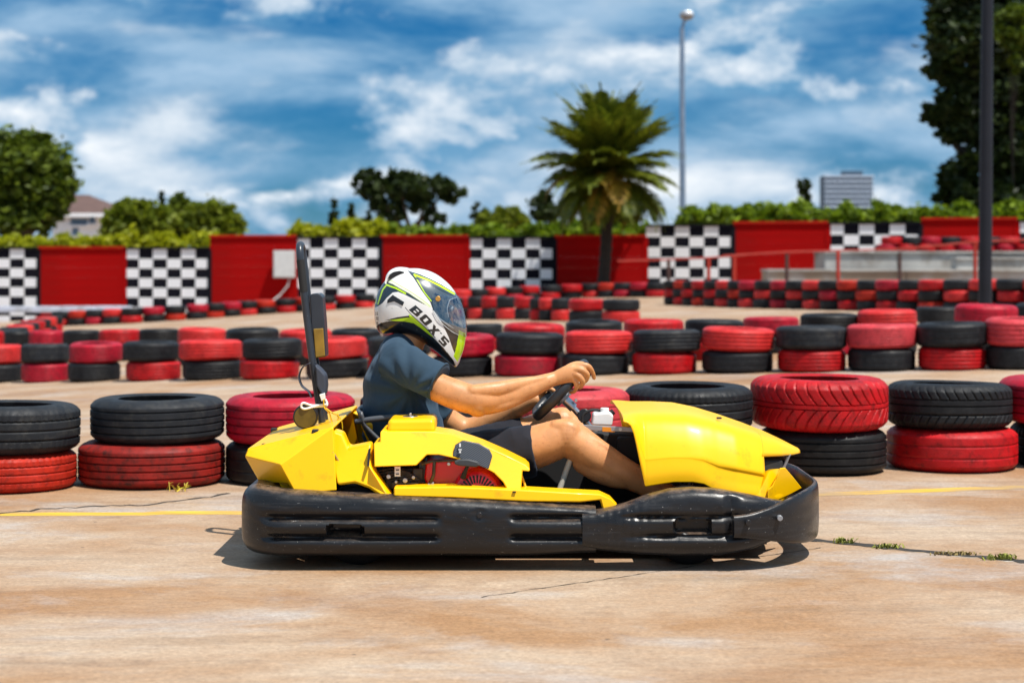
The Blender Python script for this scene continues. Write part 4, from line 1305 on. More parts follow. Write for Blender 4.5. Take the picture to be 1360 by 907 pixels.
p0_, p1_ = P(692, 624, 6.06), P(702, 652, 6.06)
mb = MB(); mb.tube([P(691, 627, 6.05), P(700, 652, 6.03)], 0.004, 8); mb.obj('stay_rod', M['yellow_strap'], kart)

panel('dark_backing', [(560, 610, 6.86), (800, 605, 6.86), (800, 660, 6.86), (560, 660, 6.86)], 6.86, 6.875, M['black_matt']) if False else None
mb = MB(); mb.box((0.12, KC + 0.35, 0.185), (0.85, 0.012, 0.24)); mb.obj('dark_backing', M['black_matt'], kart)  # added black panel, hides the far sill and keeps the space below the knee dark
# wheels
def lathe_y(prof, cx, cy, cz, n=48):
    V = []; Fc = []
    m_ = len(prof)
    for i in range(n):
        a = 2 * math.pi * i / n
        for (r, dy) in prof:
            V.append((cx + r * math.cos(a), cy + dy, cz + r * math.sin(a)))
    for i in range(n):
        i2 = (i + 1) % n
        for j in range(m_):
            j2 = (j + 1) % m_
            Fc.append((i * m_ + j, i2 * m_ + j, i2 * m_ + j2, i * m_ + j2))
    return V, Fc
def wheel(cx, cy, r, w):
    t = obj('wheel', *lathe_y([(0.045, -w * 0.3), (0.062, -w * 0.34), (0.066, -w * 0.46), (0.072, -w * 0.46), (0.066, -w * 0.2), (0.066, w * 0.2), (0.072, w * 0.46), (0.066, w * 0.46), (0.05, w * 0.3), (0.018, w * 0.1), (0.018, -w * 0.1)], cx, cy, r), M['grey_steel'], kart, smooth_ang=40)
    hw = w / 2
    obj('tyre', *lathe_y([(0.068, -hw * 0.86), (0.085, -hw), (r * 0.85, -hw * 0.98), (r * 0.96, -hw * 0.86), (r, -hw * 0.6), (r, hw * 0.6), (r * 0.96, hw * 0.86), (r * 0.85, hw * 0.98), (0.085, hw), (0.068, hw * 0.86), (0.075, 0)], cx, cy, r, 64), M['rubber'], t, smooth_ang=35)
    mb = MB(); mb.cyl((cx, cy - hw * 0.5, r), (cx, cy - hw * 0.2, r), 0.03, 16); mb.obj('hub', M['steel'], t, bevel=0.003)
xr = xpx(478, 6.10); xf = xpx(913, 6.10)
wheel(xr, KC - 0.42, 0.138, 0.18); wheel(xr, KC + 0.42, 0.138, 0.18)
wheel(xf, KC - 0.43, 0.134, 0.13); wheel(xf, KC + 0.43, 0.134, 0.13)
mb = MB(); mb.cyl((xr, KC - 0.38, 0.138), (xr, KC + 0.38, 0.138), 0.02, 14); mb.obj('rear_axle', M['steel'], kart)
mb = MB(); mb.cyl((xf, KC - 0.42, 0.134), (xf, KC + 0.42, 0.134), 0.014, 12); mb.obj('front_axle', M['black'], kart)

# ---- bodywork
def panel(name, poly, y0, y1, mt=None, parent=kart, bevel=0.010, both=False, bseg=4):
    mb = MB(); mb.prism(poly, y0, y1)
    o = mb.obj(name, mt or M['yellow'], parent, bevel=bevel, bseg=bseg)
    if both:
        o2 = obj(name, [(v[0], 2 * KC - v[1], v[2]) for v in mb.V], mb.F, mt or M['yellow'], parent, bevel=bevel, bseg=bseg)
    return o
# rear cowl: faceted shell, near side traced, mirrored, joined over the top and rear
a, b, c, d, e, f, g_ = (330, 597, 6.12), (443, 568, 6.06), (447, 651, 5.99), (394, 656, 6.0), (373, 617, 5.985), (327, 606, 6.14), (346, 639, 6.22)
h_ = (384, 641, 6.03)
N = [P(*q) for q in (a, b, c, d, e, f, g_, h_)]
Fr = [Vector((v.x, 2 * KC - v.y, v.z)) for v in N]
V = N + Fr; n = 8
Fc = [(0, 1, 4, 5), (1, 2, 3, 4), (5, 4, 7, 6), (4, 3, 7)]
Fc = Fc + [tuple(i + n for i in reversed(q)) for q in Fc] + [(0, n, n + 1, 1), (5, n + 5, n, 0), (6, n + 6, n + 5, 5)]
obj('rear_cowl', V, Fc, M['yellow'], kart, solid=0.010, bevel=0.004, bseg=3, smooth_ang=20)
panel('rear_cowl_rib', [(360, 590, 6.5), (400, 567, 6.5), (436, 573, 6.5), (436, 590, 6.5)], 6.5, 6.85, bevel=0.008)
panel('rear_cowl_tab', [(370, 640, 6.1), (386, 640, 6.1), (393, 655, 6.1), (377, 656, 6.1)], 6.1, 6.16, bevel=0.004)
for (px, py, Y) in ((419, 573, 6.08), (352, 592, 6.13), (364, 571, 6.75)):
    p = P(px, py, Y); mb = MB(); mb.box(p, (0.024, 0.03, 0.016)); mb.obj('rubber_clip', M['black_matt'], kart, bevel=0.004)
mb = MB(); mb.tube([P(442, 600, 6.03), P(450, 613, 6.05)], 0.004, 8); mb.obj('stay_rod', M['steel'], kart)
# wheel-arch panel between cowl and engine cover
panel('wheel_arch', [(441, 571, 6.10), (455, 575, 6.10), (463, 594, 6.08), (493, 588, 6.04), (494, 618, 6.0), (500, 630, 5.99), (521, 660, 5.985), (506, 660, 5.985), (490, 649, 5.985), (471, 642, 5.985), (448, 645, 5.99), (443, 620, 6.02)], 6.02, 6.11, both=True, bevel=0.012)
mb = MB(); mb.prism([(489, 597, 5.994), (491.5, 596, 5.994), (490, 619, 5.984), (487.5, 619, 5.984)], 5.99, 6.03); mb.obj('seam', M['black_matt'], kart)
# engine cover
ec = [(496, 589, 6.0), (505, 587, 6.0), (505, 574, 6.03), (509, 570, 6.04), (513, 573, 6.04), (578, 573, 6.05), (600, 576, 6.05), (640, 590, 6.035), (672, 604, 6.02), (698, 617, 6.01), (704, 623, 6.005), (703, 626, 6.0),
      (694, 625, 6.0), (692, 651, 5.985), (675, 652, 5.985), (668, 640, 5.985), (656, 628, 5.985), (638, 618, 5.99), (605, 609, 5.995), (583, 604, 5.995), (567, 604, 5.995), (553, 618, 5.99), (497, 620, 5.99)]
panel('engine_cover', ec, 6.0, 6.19, bevel=0.009)
panel('side_pod_cover', [(q[0], q[1], q[2]) for q in ec[:12]] + [(694, 652, 5.985), (497, 652, 5.985)], 6.0, 6.15, both=False) if False else None
fc_ = [(v[0], v[1]) for v in ec]
mb = MB(); mb.prism([(496, 589, 6.0), (578, 574, 6.05), (630, 600, 6.035), (660, 640, 6.01), (664, 655, 5.985), (497, 655, 5.985)], 6.0, 6.16)
obj('side_pod_cover', [(v[0], 2 * KC - v[1], v[2]) for v in mb.V], mb.F, M['yellow'], kart, bevel=0.02, bseg=4)
# moulded crease line on the cover
mb = MB(); mb.prism([(508, 592, 5.993), (560, 590, 5.99), (560, 591.5, 5.99), (508, 593.5, 5.993)], 5.99, 6.0)
# fuel tank with cap
panel('fuel_tank', [(515, 557, 6.09), (577, 556, 6.09), (578, 575, 6.08), (514, 575, 6.08)], 6.09, 6.32, bevel=0.016, bseg=5)
p = P(545, 556, 6.2)
mb = MB(); mb.cyl(p + Vector((0, 0, -0.004)), p + Vector((0, 0, 0.010)), 0.028, 24); mb.cyl(p + Vector((0, 0, 0.010)), p + Vector((0, 0, 0.020)), 0.005, 10); mb.obj('fuel_cap', M['steel'], kart, bevel=0.002)
# sill board
panel('sill', [(523, 647, 5.955), (600, 646, 5.95), (690, 650, 5.95), (760, 654, 5.95), (797, 656, 5.955), (812, 663, 5.96), (822, 674, 5.97), (800, 676, 5.97), (797, 664, 5.955), (770, 667, 5.95), (700, 666, 5.94), (600, 661, 5.94), (523, 659, 5.95)], 5.95, 6.06, both=True, bevel=0.006)
mb = MB(); p = P(683, 653, 5.944); mb.box(p, (0.012, 0.006, 0.004)); mb.obj('sill_clip', M['black_matt'], kart)
# heat-shield mesh patch with a white mark
def mesh_mat():
    m = bpy.data.materials.new('carbon_mesh_sticker'); m.use_nodes = True
    t = m.node_tree; b_ = t.nodes['Principled BSDF']; b_.inputs['Roughness'].default_value = 0.45
    c_ = t.nodes.new('ShaderNodeTexCoord'); mp_ = t.nodes.new('ShaderNodeMapping'); mp_.inputs['Rotation'].default_value = (0, math.radians(35), 0); mp_.inputs['Scale'].default_value = (150, 1, 150)
    t.links.new(c_.outputs['Object'], mp_.inputs[0])
    w_ = t.nodes.new('ShaderNodeTexWave'); w_.wave_type = 'BANDS'; w_.bands_direction = 'Z'; w_.inputs['Scale'].default_value = 0.35
    t.links.new(mp_.outputs[0], w_.inputs['Vector'])
    r_ = t.nodes.new('ShaderNodeMix'); r_.data_type = 'RGBA'; r_.inputs[6].default_value = (0.012, 0.013, 0.016, 1); r_.inputs[7].default_value = (0.09, 0.10, 0.12, 1)
    t.links.new(w_.outputs['Fac'], r_.inputs['Factor']); t.links.new(r_.outputs[2], b_.inputs['Base Color'])
    return m
M['mesh_patch'] = mesh_mat()
gp_ = [(601, 606), (604, 592), (614, 586), (636, 590), (650, 598), (654, 606), (649, 623), (640, 620), (625, 614)]
def cover_y(px, py):
    return 5.995 + 0.045 * (1 - sst(575, 612, py)) + 0.012 * 0 - 0.012
mb = MB(); mb.prism([(x, y, 5.985) for x, y in gp_], 5.985, 6.00)
# patch follows the slight lean of the cover
mb.V = [(v[0], v[1] + 0.030 * max(0, (v[2] - zpx(622, 5.99)) / 0.10) , v[2]) for v in mb.V]
mb.obj('mesh_patch', M['mesh_patch'], kart, bevel=0.003)
mb = MB()
for (cx_, cy_, w_, h2) in ((611, 591, 1.1, 4.5), (611, 597, 2.2, 1.2), (611, 600, 1.3, 2.5)):
    p = P(cx_, cy_, 5.997 if cy_ < 595 else 5.992); mb.box((p.x, p.y, p.z), (w_ / 385 * 2, 0.006, h2 / 385))
mb.obj('white_mark', M['white_plastic'], kart)

# ---- engine
eng = obj('engine', *(lambda m_: (m_.V, m_.F))((lambda m_: (m_.prism([(507, 622, 6.10), (560, 620, 6.10), (600, 610, 6.10), (665, 625, 6.10), (672, 655, 6.10), (507, 655, 6.10)], 6.10, 6.36), m_)[1])(MB())), M['engine_dark'], kart, bevel=0.006)
panel('fan_shroud', [(566, 612, 6.05), (600, 609, 6.05), (640, 620, 6.05), (660, 634, 6.05), (668, 655, 6.05), (570, 655, 6.05), (563, 635, 6.05)], 6.05, 6.30, M['engine_red'], eng, bevel=0.014)
fc0 = P(634, 655, 6.04)
obj('fan_cover', *lathe_y([(0.0, -0.028), (0.055, -0.028), (0.078, -0.016), (0.088, 0.0), (0.090, 0.02), (0.0, 0.02)], fc0.x, fc0.y, fc0.z, 48), M['engine_red'], eng, smooth_ang=30)
for k in range(15):
    a_ = math.radians(8 + k * 11.7); 
    mb = MB(); r0_, r1_ = 0.040, 0.066
    u_ = Vector((math.cos(a_), 0, math.sin(a_))); w_ = Vector((-math.sin(a_), 0, math.cos(a_)))
    q = [fc0 + u_ * r0_ - w_ * 0.0022, fc0 + u_ * r0_ + w_ * 0.0022, fc0 + u_ * r1_ + w_ * 0.0034, fc0 + u_ * r1_ - w_ * 0.0034]
    dy0 = [-0.032, -0.032, -0.0255, -0.0255]
    mb.add([v + Vector((0, dd, 0)) for v, dd in zip(q, dy0)] + [v + Vector((0, dd + 0.02, 0)) for v, dd in zip(q, dy0)], [(0, 1, 2, 3), (7, 6, 5, 4), (0, 4, 5, 1), (1, 5, 6, 2), (2, 6, 7, 3), (3, 7, 4, 0)])
    mb.obj('fan_slot', M['black_matt'], eng)
M['handle_grey'] = mat('handle_grey', (0.04, 0.042, 0.046), 0.55)
# pull-start handle
panel('pull_handle', [(603, 613, 5.965), (610, 610, 5.965), (622, 610, 5.965), (634, 613, 5.965), (638, 618, 5.965), (632, 620.5, 5.965), (612, 619, 5.965), (604, 617, 5.965)], 5.965, 5.99, M['handle_grey'], eng, bevel=0.006)
mb = MB(); mb.tube([P(621, 619, 5.99), P(617, 628, 6.0), P(615, 634, 6.01)], [0.006, 0.008, 0.011], 10); mb.obj('pull_cord_guide', M['black_matt'], eng)
# carburettor side: odd dark metal blocks, rods, bright screws and a white tag
ce = random.Random(5)
for (x0, x1, y0, y1, Y, mt_) in ((512, 530, 624, 650, 6.06, 'engine_dark'), (530, 548, 630, 652, 6.045, 'black'), (548, 562, 622, 640, 6.06, 'engine_dark'), (520, 556, 640, 648, 6.03, 'engine_dark'), (556, 566, 612, 650, 6.07, 'black')):
    panel('carburettor', [(x0, y0), (x1, y0), (x1, y1), (x0, y1)], Y, Y + 0.1, M[mt_], eng, bevel=0.004)
for (px, py, r_) in ((516, 633, 0.0075), (538, 638, 0.0085), (549, 634, 0.006), (526, 640, 0.005), (596, 616, 0.006), (662, 648, 0.006)):
    mb = MB(); p = P(px, py, 6.02); mb.cyl(p, p + Vector((0, 0.05, 0)), r_, 14); mb.obj('screw', M['steel'], eng, bevel=0.0015)
mb = MB(); p = P(528, 626, 6.022); mb.box(p, (0.020, 0.004, 0.034)); mb.obj('paper_tag', M['white_plastic'], eng)
for k in range(2):
    mb = MB(); mb.box((p.x, p.y - 0.0035, p.z + 0.006 - 0.014 * k), (0.011, 0.002, 0.0035)); mb.obj('tag_print', M['black_matt'], eng)
mb = MB()
for k in range(7):
    y_ = 612 + 2 * k
    mb.tube([P(500 + 4 * k, 626 + 3 * k, 6.05), P(520 + 5 * k, 622 + 3 * k, 6.04), P(545 + 3 * k, 628 + 2 * k, 6.05)], 0.0025, 6)
mb.tube([P(560, 616, 6.02), P(575, 612, 6.01), P(606, 611, 6.01)], 0.005, 8)
mb.tube([P(577, 612, 6.01), P(576, 630, 6.015), P(570, 646, 6.03)], 0.006, 8)
mb.obj('throttle_linkage', M['engine_dark'], eng, smooth_ang=60)
panel('engine_foot', [(568, 642, 6.02), (576, 640, 6.02), (577, 650, 6.02), (567, 650, 6.02)], 6.02, 6.06, M['grey_steel'], eng, bevel=0.003)

# ---- nose cowl: lofted sections along x
def nose():
    st = []      # (x world, half width, z top centre, z crest at side, z bottom at side)
    top = [(800, 542), (830, 540), (845, 539.5), (870, 539.5), (900, 541), (930, 547), (960, 556), (990, 566), (1020, 577), (1040, 586), (1056, 594), (1062, 597)]
    bot = [(828, 560), (834, 562), (838, 566), (842, 576), (845, 589), (849, 609), (857, 646), (875, 643), (895, 640), (920, 640), (935, 642.5), (945, 648), (955, 653), (975, 656), (1000, 659), (1015, 661), (1030, 662)]
    wid = [(815, 0.40), (860, 0.415), (930, 0.415), (980, 0.40), (1015, 0.36), (1040, 0.255), (1055, 0.15), (1064, 0.06)]
    tipb = [(1000, 608), (1015, 608), (1040, 607), (1055, 605), (1064, 602)]
    return top, bot, wid, tipb
top, bot, wid, tipb = nose()
NS = catmull([(1.0, 0.0), (1.0, 0.15), (0.975, 0.34), (0.965, 0.40), (0.90, 0.64), (0.82, 0.84), (0.73, 0.945), (0.60, 0.985), (0.35, 0.997), (0.0, 1.0)], 6)
def nose_section(px, lowfn, n=0):
    w = lerp_tab(wid, px)
    Ys = KC - w
    x_c = (px - HX) * Ys / F
    zt = H - (lerp_tab(top, HX + x_c * F / KC) - HY) * KC / F
    zb = H - (lowfn(px) - HY) * Ys / F
    hh = max(0.004, zt - zb); half_ = []
    for (a_, q_) in NS:
        # long shallow hollow along the flank
        dent = 0.009 * (1 - sst(0.33, 0.41, q_)) * sst(0.0, 0.2, q_) * sst(905, 985, px)
        half_.append((w * a_ - dent, zb + hh * q_))
    return [(x_c, KC - a_, z_) for a_, z_ in half_] + [(x_c, KC + a_, z_) for a_, z_ in half_[::-1][1:]]
def loft(secs, name, mt, parent, **k):
    n = len(secs[0]); V = [v for s in secs for v in s]
    Fc = [(i * n + j, i * n + j + 1, (i + 1) * n + j + 1, (i + 1) * n + j) for i in range(len(secs) - 1) for j in range(n - 1)]
    return obj(name, V, Fc, mt, parent, **k)
pxs = list(np.linspace(828, 860, 40)) + list(np.linspace(862, 1016, 54))
secs = [nose_section(px, lambda q: lerp_tab(bot, q)) for px in pxs]
loft(secs, 'nose_cowl', M['yellow'], kart, solid=0.006, smooth_ang=50)
tpx = list(np.linspace(1012, 1063, 26))
secs = []
for px in tpx:
    sec = nose_section(px, lambda q: lerp_tab(bot, q))
    zc = H - (lerp_tab(tipb, px) - HY) * (KC - lerp_tab(wid, px)) / F
    zc = min(zc, max(v[2] for v in sec) - 0.002)
    m_ = len(sec) // 2
    lo = []
    for half_ in (sec[:m_ + 1], sec[m_:][::-1]):
        k = next(i for i, v in enumerate(half_) if v[2] >= zc)
        if k > 0:
            u_, v_ = Vector(half_[k - 1]), Vector(half_[k]); f_ = (zc - u_.z) / max(1e-6, v_.z - u_.z); e_ = u_.lerp(v_, f_)
        else:
            e_ = Vector(half_[0])
        arc_ = [e_] + [Vector(v) for v in half_[k:]]
        # resample evenly so every section keeps the same count
        L_ = [0.0]
        for p_, q_ in zip(arc_, arc_[1:]): L_.append(L_[-1] + (q_ - p_).length)
        rs_ = []
        for w_ in np.linspace(0, L_[-1], 21):
            i_ = min(max(0, int(np.searchsorted(L_, w_)) - 1), len(arc_) - 2)
            d_ = L_[i_ + 1] - L_[i_]
            rs_.append(arc_[i_].lerp(arc_[i_ + 1], 0 if d_ < 1e-9 else (w_ - L_[i_]) / d_))
        lo.append(rs_)
    secs.append([tuple(v) for v in lo[0]] + [tuple(v) for v in lo[1][::-1][1:]])
loft(secs, 'nose_tip', M['yellow'], kart, solid=0.006, smooth_ang=50)
# under-tip grey strut and black block for the shaded interior, lower lip
mb = MB(); mb.prism([(1045, 606, 6.36), (1051, 603, 6.36), (1043, 622, 6.36), (1038, 622, 6.36)], 6.36, 6.68); mb.obj('nose_stay', M['grey_steel'], kart, bevel=0.003)
lip = []
for k in range(41):
    a_ = math.radians(-90 + 180 * k / 40)
    w_ = 0.385
    cxx = (1000 - HX) * 6.15 / F
    ex = 0.155
    s_ = math.copysign(abs(math.sin(a_)) ** 0.8, math.sin(a_)); c_ = abs(math.cos(a_)) ** 0.7
    lip.append((cxx + ex * c_, KC + w_ * s_, c_))
V = []; Fc = []
for (x, y, c_) in lip:
    zt = 0.235 + 0.075 * sst(0.12, 0.5, c_) * (1 - sst(0.75, 1.0, c_) * 0.55)
    V += [(x, y, 0.19), (x + 0.008 * c_, y, 0.215), (x - 0.02 * c_, y + (0.02 if y < KC else -0.02), zt), (x - 0.06 * c_, y + (0.04 if y < KC else -0.04), zt - 0.005)]
for i in range(len(lip) - 1):
    for j in range(3):
        Fc.append((i * 4 + j, (i + 1) * 4 + j, (i + 1) * 4 + j + 1, i * 4 + j + 1))
obj('nose_lip', V, Fc, M['yellow'], kart, solid=0.006, smooth_ang=40)
panel('nose_lip_fin', [(1020, 650, 6.13), (1026, 645, 6.13), (1032, 634, 6.14), (1036, 622, 6.16), (1043, 621, 6.18), (1054, 634, 6.25), (1065, 648, 6.32), (1050, 656, 6.24), (1034, 663, 6.15), (1020, 662, 6.12)], 6.13, 6.145, both=True, bevel=0.003)
mb = MB(); x0_, x1_ = xpx(1004, 6.15), xpx(1041, 6.3)
mb.add([(x0_, KC - 0.335, 0.20), (x1_, KC - 0.235, 0.20), (x1_, KC + 0.235, 0.20), (x0_, KC + 0.335, 0.20), (x0_, KC - 0.325, 0.345), (x1_, KC - 0.20, 0.335), (x1_, KC + 0.20, 0.335), (x0_, KC + 0.325, 0.345)],
       [(0, 3, 2, 1), (4, 5, 6, 7), (0, 1, 5, 4), (1, 2, 6, 5), (2, 3, 7, 6), (3, 0, 4, 7)])
mb.obj('nose_gap_shade', M['black_matt'], kart, bevel=0.01)  # solid black block, makes the gap under the tip read as a shaded opening
p = P(955, 556.5, 6.3); mb = MB(); mb.box(p + Vector((0, 0, 0.004)), (0.018, 0.02, 0.006)); mb.obj('rubber_clip', M['black_matt'], kart, bevel=0.002)

# ---- steering
SWC = P(740, 521, 6.50); e1 = Vector((0.69, 0, 0.724)).normalized(); e2 = Vector((0, -1, 0)); nrm = e1.cross(e2).normalized()
R_sw = 0.150
V = []; Fc = []; n1_, n2_ = 72, 16
for i in range(n1_):
    a_ = 2 * math.pi * i / n1_
    # flat-bottomed wheel with thicker grips
    rr = R_sw * (1.0 if math.cos(a_) > -0.75 else 0.75 / max(0.75, -math.cos(a_)))
    rt_ = 0.0145 + 0.0025 * abs(math.sin(a_))
    for j in range(n2_):
        b_ = 2 * math.pi * j / n2_
        dirv = e1 * math.cos(a_) + e2 * math.sin(a_)
        V.append(SWC + dirv * (rr + rt_ * math.cos(b_)) + nrm * rt_ * 1.15 * math.sin(b_))
for i in range(n1_):
    for j in range(n2_):
        Fc.append((i * n2_ + j, ((i + 1) % n1_) * n2_ + j, ((i + 1) % n1_) * n2_ + (j + 1) % n2_, i * n2_ + (j + 1) % n2_))
M['wheel_grip'] = mat('steering_grip', (0.02, 0.021, 0.024), 0.38, var=0.2, vscale=30, bump=0.05, bscale=90)
sw = obj('steering_wheel', V, Fc, M['wheel_grip'], kart, smooth_ang=180)
fwd = Vector((0.72, 0, -0.69))
for a_ in (0, 2.2, -2.2):
    mb = MB(); dirv = e1 * math.cos(a_) + e2 * math.sin(a_)
    mb.tube([SWC + fwd * 0.025, SWC + dirv * R_sw * 0.55 + fwd * 0.015, SWC + dirv * R_sw * 0.97], [0.012, 0.010, 0.009], 8); mb.obj('spoke', M['black'], sw, smooth_ang=60)
mb = MB(); mb.cyl(SWC + fwd * 0.005, SWC + fwd * 0.04, 0.036, 24); mb.obj('hub', M['grey_steel'], sw, bevel=0.004)
mb = MB(); mb.tube([SWC + fwd * 0.03, SWC + fwd * 0.085], 0.0185, 16); mb.tube([SWC + fwd * 0.08, P(800, 585, 6.5)], 0.012, 14); mb.obj('steering_column', M['steel'], kart, smooth_ang=50)
for (px, py) in ((757, 523), (765, 532), (750, 530)):
    mb = MB(); p = P(px, py, 6.475); mb.cyl(p, p + Vector((0, 0.02, 0)), 0.0055, 10); mb.obj('hub_bolt', M['steel'], kart)
mb = MB(); mb.cyl(P(776, 552, 6.46), P(776, 552, 6.54), 0.026, 18); mb.obj('column_bearing', M['black'], kart, bevel=0.004)
# brake fluid reservoir on a grey bracket
rs_ = panel('brake_fluid_bottle', [(788, 549, 6.32), (810, 547, 6.32), (815, 552, 6.32), (813, 566, 6.32), (786, 565, 6.32)], 6.32, 6.40, M['white_plastic'], kart, bevel=0.008)
mb = MB(); p = P(803, 548, 6.36); mb.cyl(p, p + Vector((0, 0, 0.018)), 0.016, 16); mb.obj('bottle_cap', M['white_plastic'], rs_, bevel=0.003)
mb = MB(); mb.tube([P(811, 549, 6.36), P(815, 546, 6.36)], 0.011, 12); mb.obj('bottle_cap', M['black_matt'], kart)
panel('support_bracket', [(773, 564, 6.29), (848, 568, 6.25), (848, 574, 6.25), (773, 571, 6.29)], 6.29, 6.30, M['grey_steel'], kart, bevel=0.002)
panel('warning_sticker', [(800, 567.0, 6.272), (817, 567.8, 6.268), (817, 574, 6.268), (800, 573, 6.272)], 6.27, 6.28, M['orange_sticker'], kart, bevel=0.001)
mb = MB(); p = P(824, 570, 6.255); mb.cyl(p, p + Vector((0, 0.02, 0)), 0.006, 10); mb.obj('bracket_bolt', M['steel'], kart)
mb = MB(); mb.tube(catmull([P(773, 561, 6.35), P(775, 551, 6.35), P(784, 545, 6.35), P(796, 545, 6.36), P(800, 549, 6.36)], 6), 0.0055, 10); mb.obj('brake_hose', M['black_matt'], kart, smooth_ang=60)
mb = MB(); mb.box(((835 - HX) * 6.5 / F, KC, 0.36), (0.10, 0.30, 0.10)); mb.obj('pedal_box', M['black_matt'], kart, bevel=0.01)
for s in (-1, 1):
    mb = MB(); q = P(905, 640, KC + s * 0.17); mb.tube([(q.x, q.y, 0.08), (q.x + 0.04, q.y, 0.28)], 0.01, 8); mb.box((q.x + 0.035, q.y, 0.28), (0.012, 0.09, 0.06)); mb.obj('pedal', M['black'], kart)
p = P(783, 590, 6.34)
mb = MB(); mb.prism([(785, 575, 6.42), (845, 577, 6.42), (848, 640, 6.42), (800, 640, 6.42), (790, 600, 6.42)], 6.42, 6.7); mb.obj('dash_panel', M['black_matt'], kart, bevel=0.01)

# ---- seat
V = []; Fc = []
na, nb = 26, 20
for i in range(na + 1):
    t_ = i / na
    # centre profile from front lip to top of back
    prof = [(690, 662), (640, 668), (580, 668), (535, 655), (508, 625), (494, 590), (484, 560), (478, 540)]
    k_ = t_ * (len(prof) - 1); ii = min(int(k_), len(prof) - 2); f_ = k_ - ii
    cx_ = prof[ii][0] + (prof[ii + 1][0] - prof[ii][0]) * f_; cy_ = prof[ii][1] + (prof[ii + 1][1] - prof[ii][1]) * f_
    c0 = P(cx_, cy_, KC)
    wing = 0.10 * math.sin(min(1, t_ * 1.15) * math.pi) + 0.025
    for j in range(nb + 1):
        s_ = -1 + 2 * j / nb
        lift = wing * abs(s_) ** 3
        dirn = Vector((1, 0, 0)).lerp(Vector((0, 0, 1)), 1 - min(1, t_ * 1.15)).normalized()
        V.append(c0 + Vector((0, 0.235 * s_, 0)) + dirn * lift)
for i in range(na):
    for j in range(nb):
        Fc.append((i * (nb + 1) + j, i * (nb + 1) + j + 1, (i + 1) * (nb + 1) + j + 1, (i + 1) * (nb + 1) + j))
M['seat'] = mat('grey_seat_shell', (0.06, 0.065, 0.075), 0.42, var=0.2, vscale=10)
obj('seat', V, Fc, M['seat'], kart, solid=0.012, smooth_ang=60)
mb = MB(); mb.tube([P(472, 560, 6.30), P(492, 557, 6.29), P(520, 554, 6.29), P(548, 552, 6.29)], [0.009, 0.011, 0.012, 0.010], 12); mb.obj('seat_edge_pad', M['seat'], kart, smooth_ang=60)
panel('seat_back_cover', [(478, 563, 6.36), (506, 560, 6.36), (508, 592, 6.36), (490, 592, 6.36)], 6.36, 6.68, M['yellow'], kart, bevel=0.01)

M['olive'] = mat('olive_lens', (0.09, 0.062, 0.008), 0.4, var=0.3, vscale=30)
# ---- roll hoop, headrest, belts, lamp disc
M['hoop'] = mat('hoop_paint', (0.028, 0.034, 0.046), 0.32, var=0.2, vscale=10, dirt=(0.35, 0.36, 0.38), dscale=60, dlo=0.68, dhi=0.72)
def hx(py): return lerp_tab([(325, 396), (345, 399), (400, 405), (460, 412), (545, 425), (585, 432)], py)
hp = []
yn_, yf_ = 6.45, 6.545
for py in (585, 540, 480, 420, 370, 345):
    hp.append(P(hx(py), py, yn_))
zt = P(400, 325, yn_).z
for k in range(1, 12):
    a_ = math.pi * k / 12
    q = P(hx(345), 345, yn_); r_ = (yf_ - yn_) / 2
    hp.append(Vector((q.x - 0.006 * math.sin(a_), yn_ + r_ - r_ * math.cos(a_), q.z + (zt - q.z) * math.sin(a_) ** 0.7)))
for py in (345, 370, 420, 480, 540, 585):
    q = P(hx(py), py, yn_); hp.append(Vector((q.x, yf_, q.z)))
mb = MB(); mb.tube(hp, 0.0138, 18); hoop = mb.obj('roll_hoop', M['hoop'], kart, smooth_ang=60)
gp2 = [v for v in hp]
mb = MB(); sub = [P(hx(py), py, yn_) for py in (388, 370, 352, 345)]; mb.tube(sub, 0.0150, 18); mb.obj('foam_sleeve', M['black_matt'], hoop, smooth_ang=60)
mb = MB(); mb.tube([P(hx(572), 572, yn_), P(430, 620, 6.42)], 0.02, 12); mb.tube([P(hx(572), 572, yf_), P(430, 620, 6.62)], 0.02, 12); mb.obj('hoop_socket', M['black'], kart, smooth_ang=60)
panel('headrest', [(411, 393, 6.46), (414, 390, 6.46), (424, 389.5, 6.46), (428, 394, 6.46), (431, 430, 6.46), (433, 474, 6.46), (416, 476, 6.46), (413, 440, 6.46)], 6.46, 6.56, M['hoop'], kart, bevel=0.008)
panel('headrest_foam', [(416, 437, 6.448), (429, 436, 6.448), (431.5, 473, 6.448), (419, 475, 6.448)], 6.448, 6.47, M['tan'], kart, bevel=0.003)
def ribbon(name, pts, w, mt, parent, th=0.003):
    """strap: flat ribbon, width across y"""
    V = []; Fc = []
    pts = [Vector(p) for p in pts]
    for p in pts:
        V += [p + Vector((0, -w / 2, 0)), p + Vector((0, w / 2, 0))]
    for i in range(len(pts) - 1):
        Fc.append((2 * i, 2 * i + 1, 2 * i + 3, 2 * i + 2))
    return obj(name, V, Fc, mt, parent, solid=th, smooth_ang=180)
def cpts_(l, Y): return [Vector(v) for v in catmull([tuple(P(x, y, Y)) for x, y in l], 6)]
ribbon('belt_loop', cpts_([(412, 482), (402, 488), (397.5, 500), (401, 512), (410, 520), (414, 528)], 6.40), 0.045, M['navy'], kart)
panel('belt_bundle', [(418, 484, 6.38), (425, 490, 6.38), (432, 498, 6.38), (433.5, 512, 6.38), (432, 525, 6.38), (426, 523, 6.38), (420, 512, 6.38)], 6.36, 6.44, M['navy'], kart, bevel=0.008)
mb = MB(); p = P(406, 553, 6.38); mb.tube([p + Vector((0, -0.012, 0)), p + Vector((0, 0.018, 0))], 0.046, 32); o = mb.obj('lamp_disc', M['black'], kart, bevel=0.004)
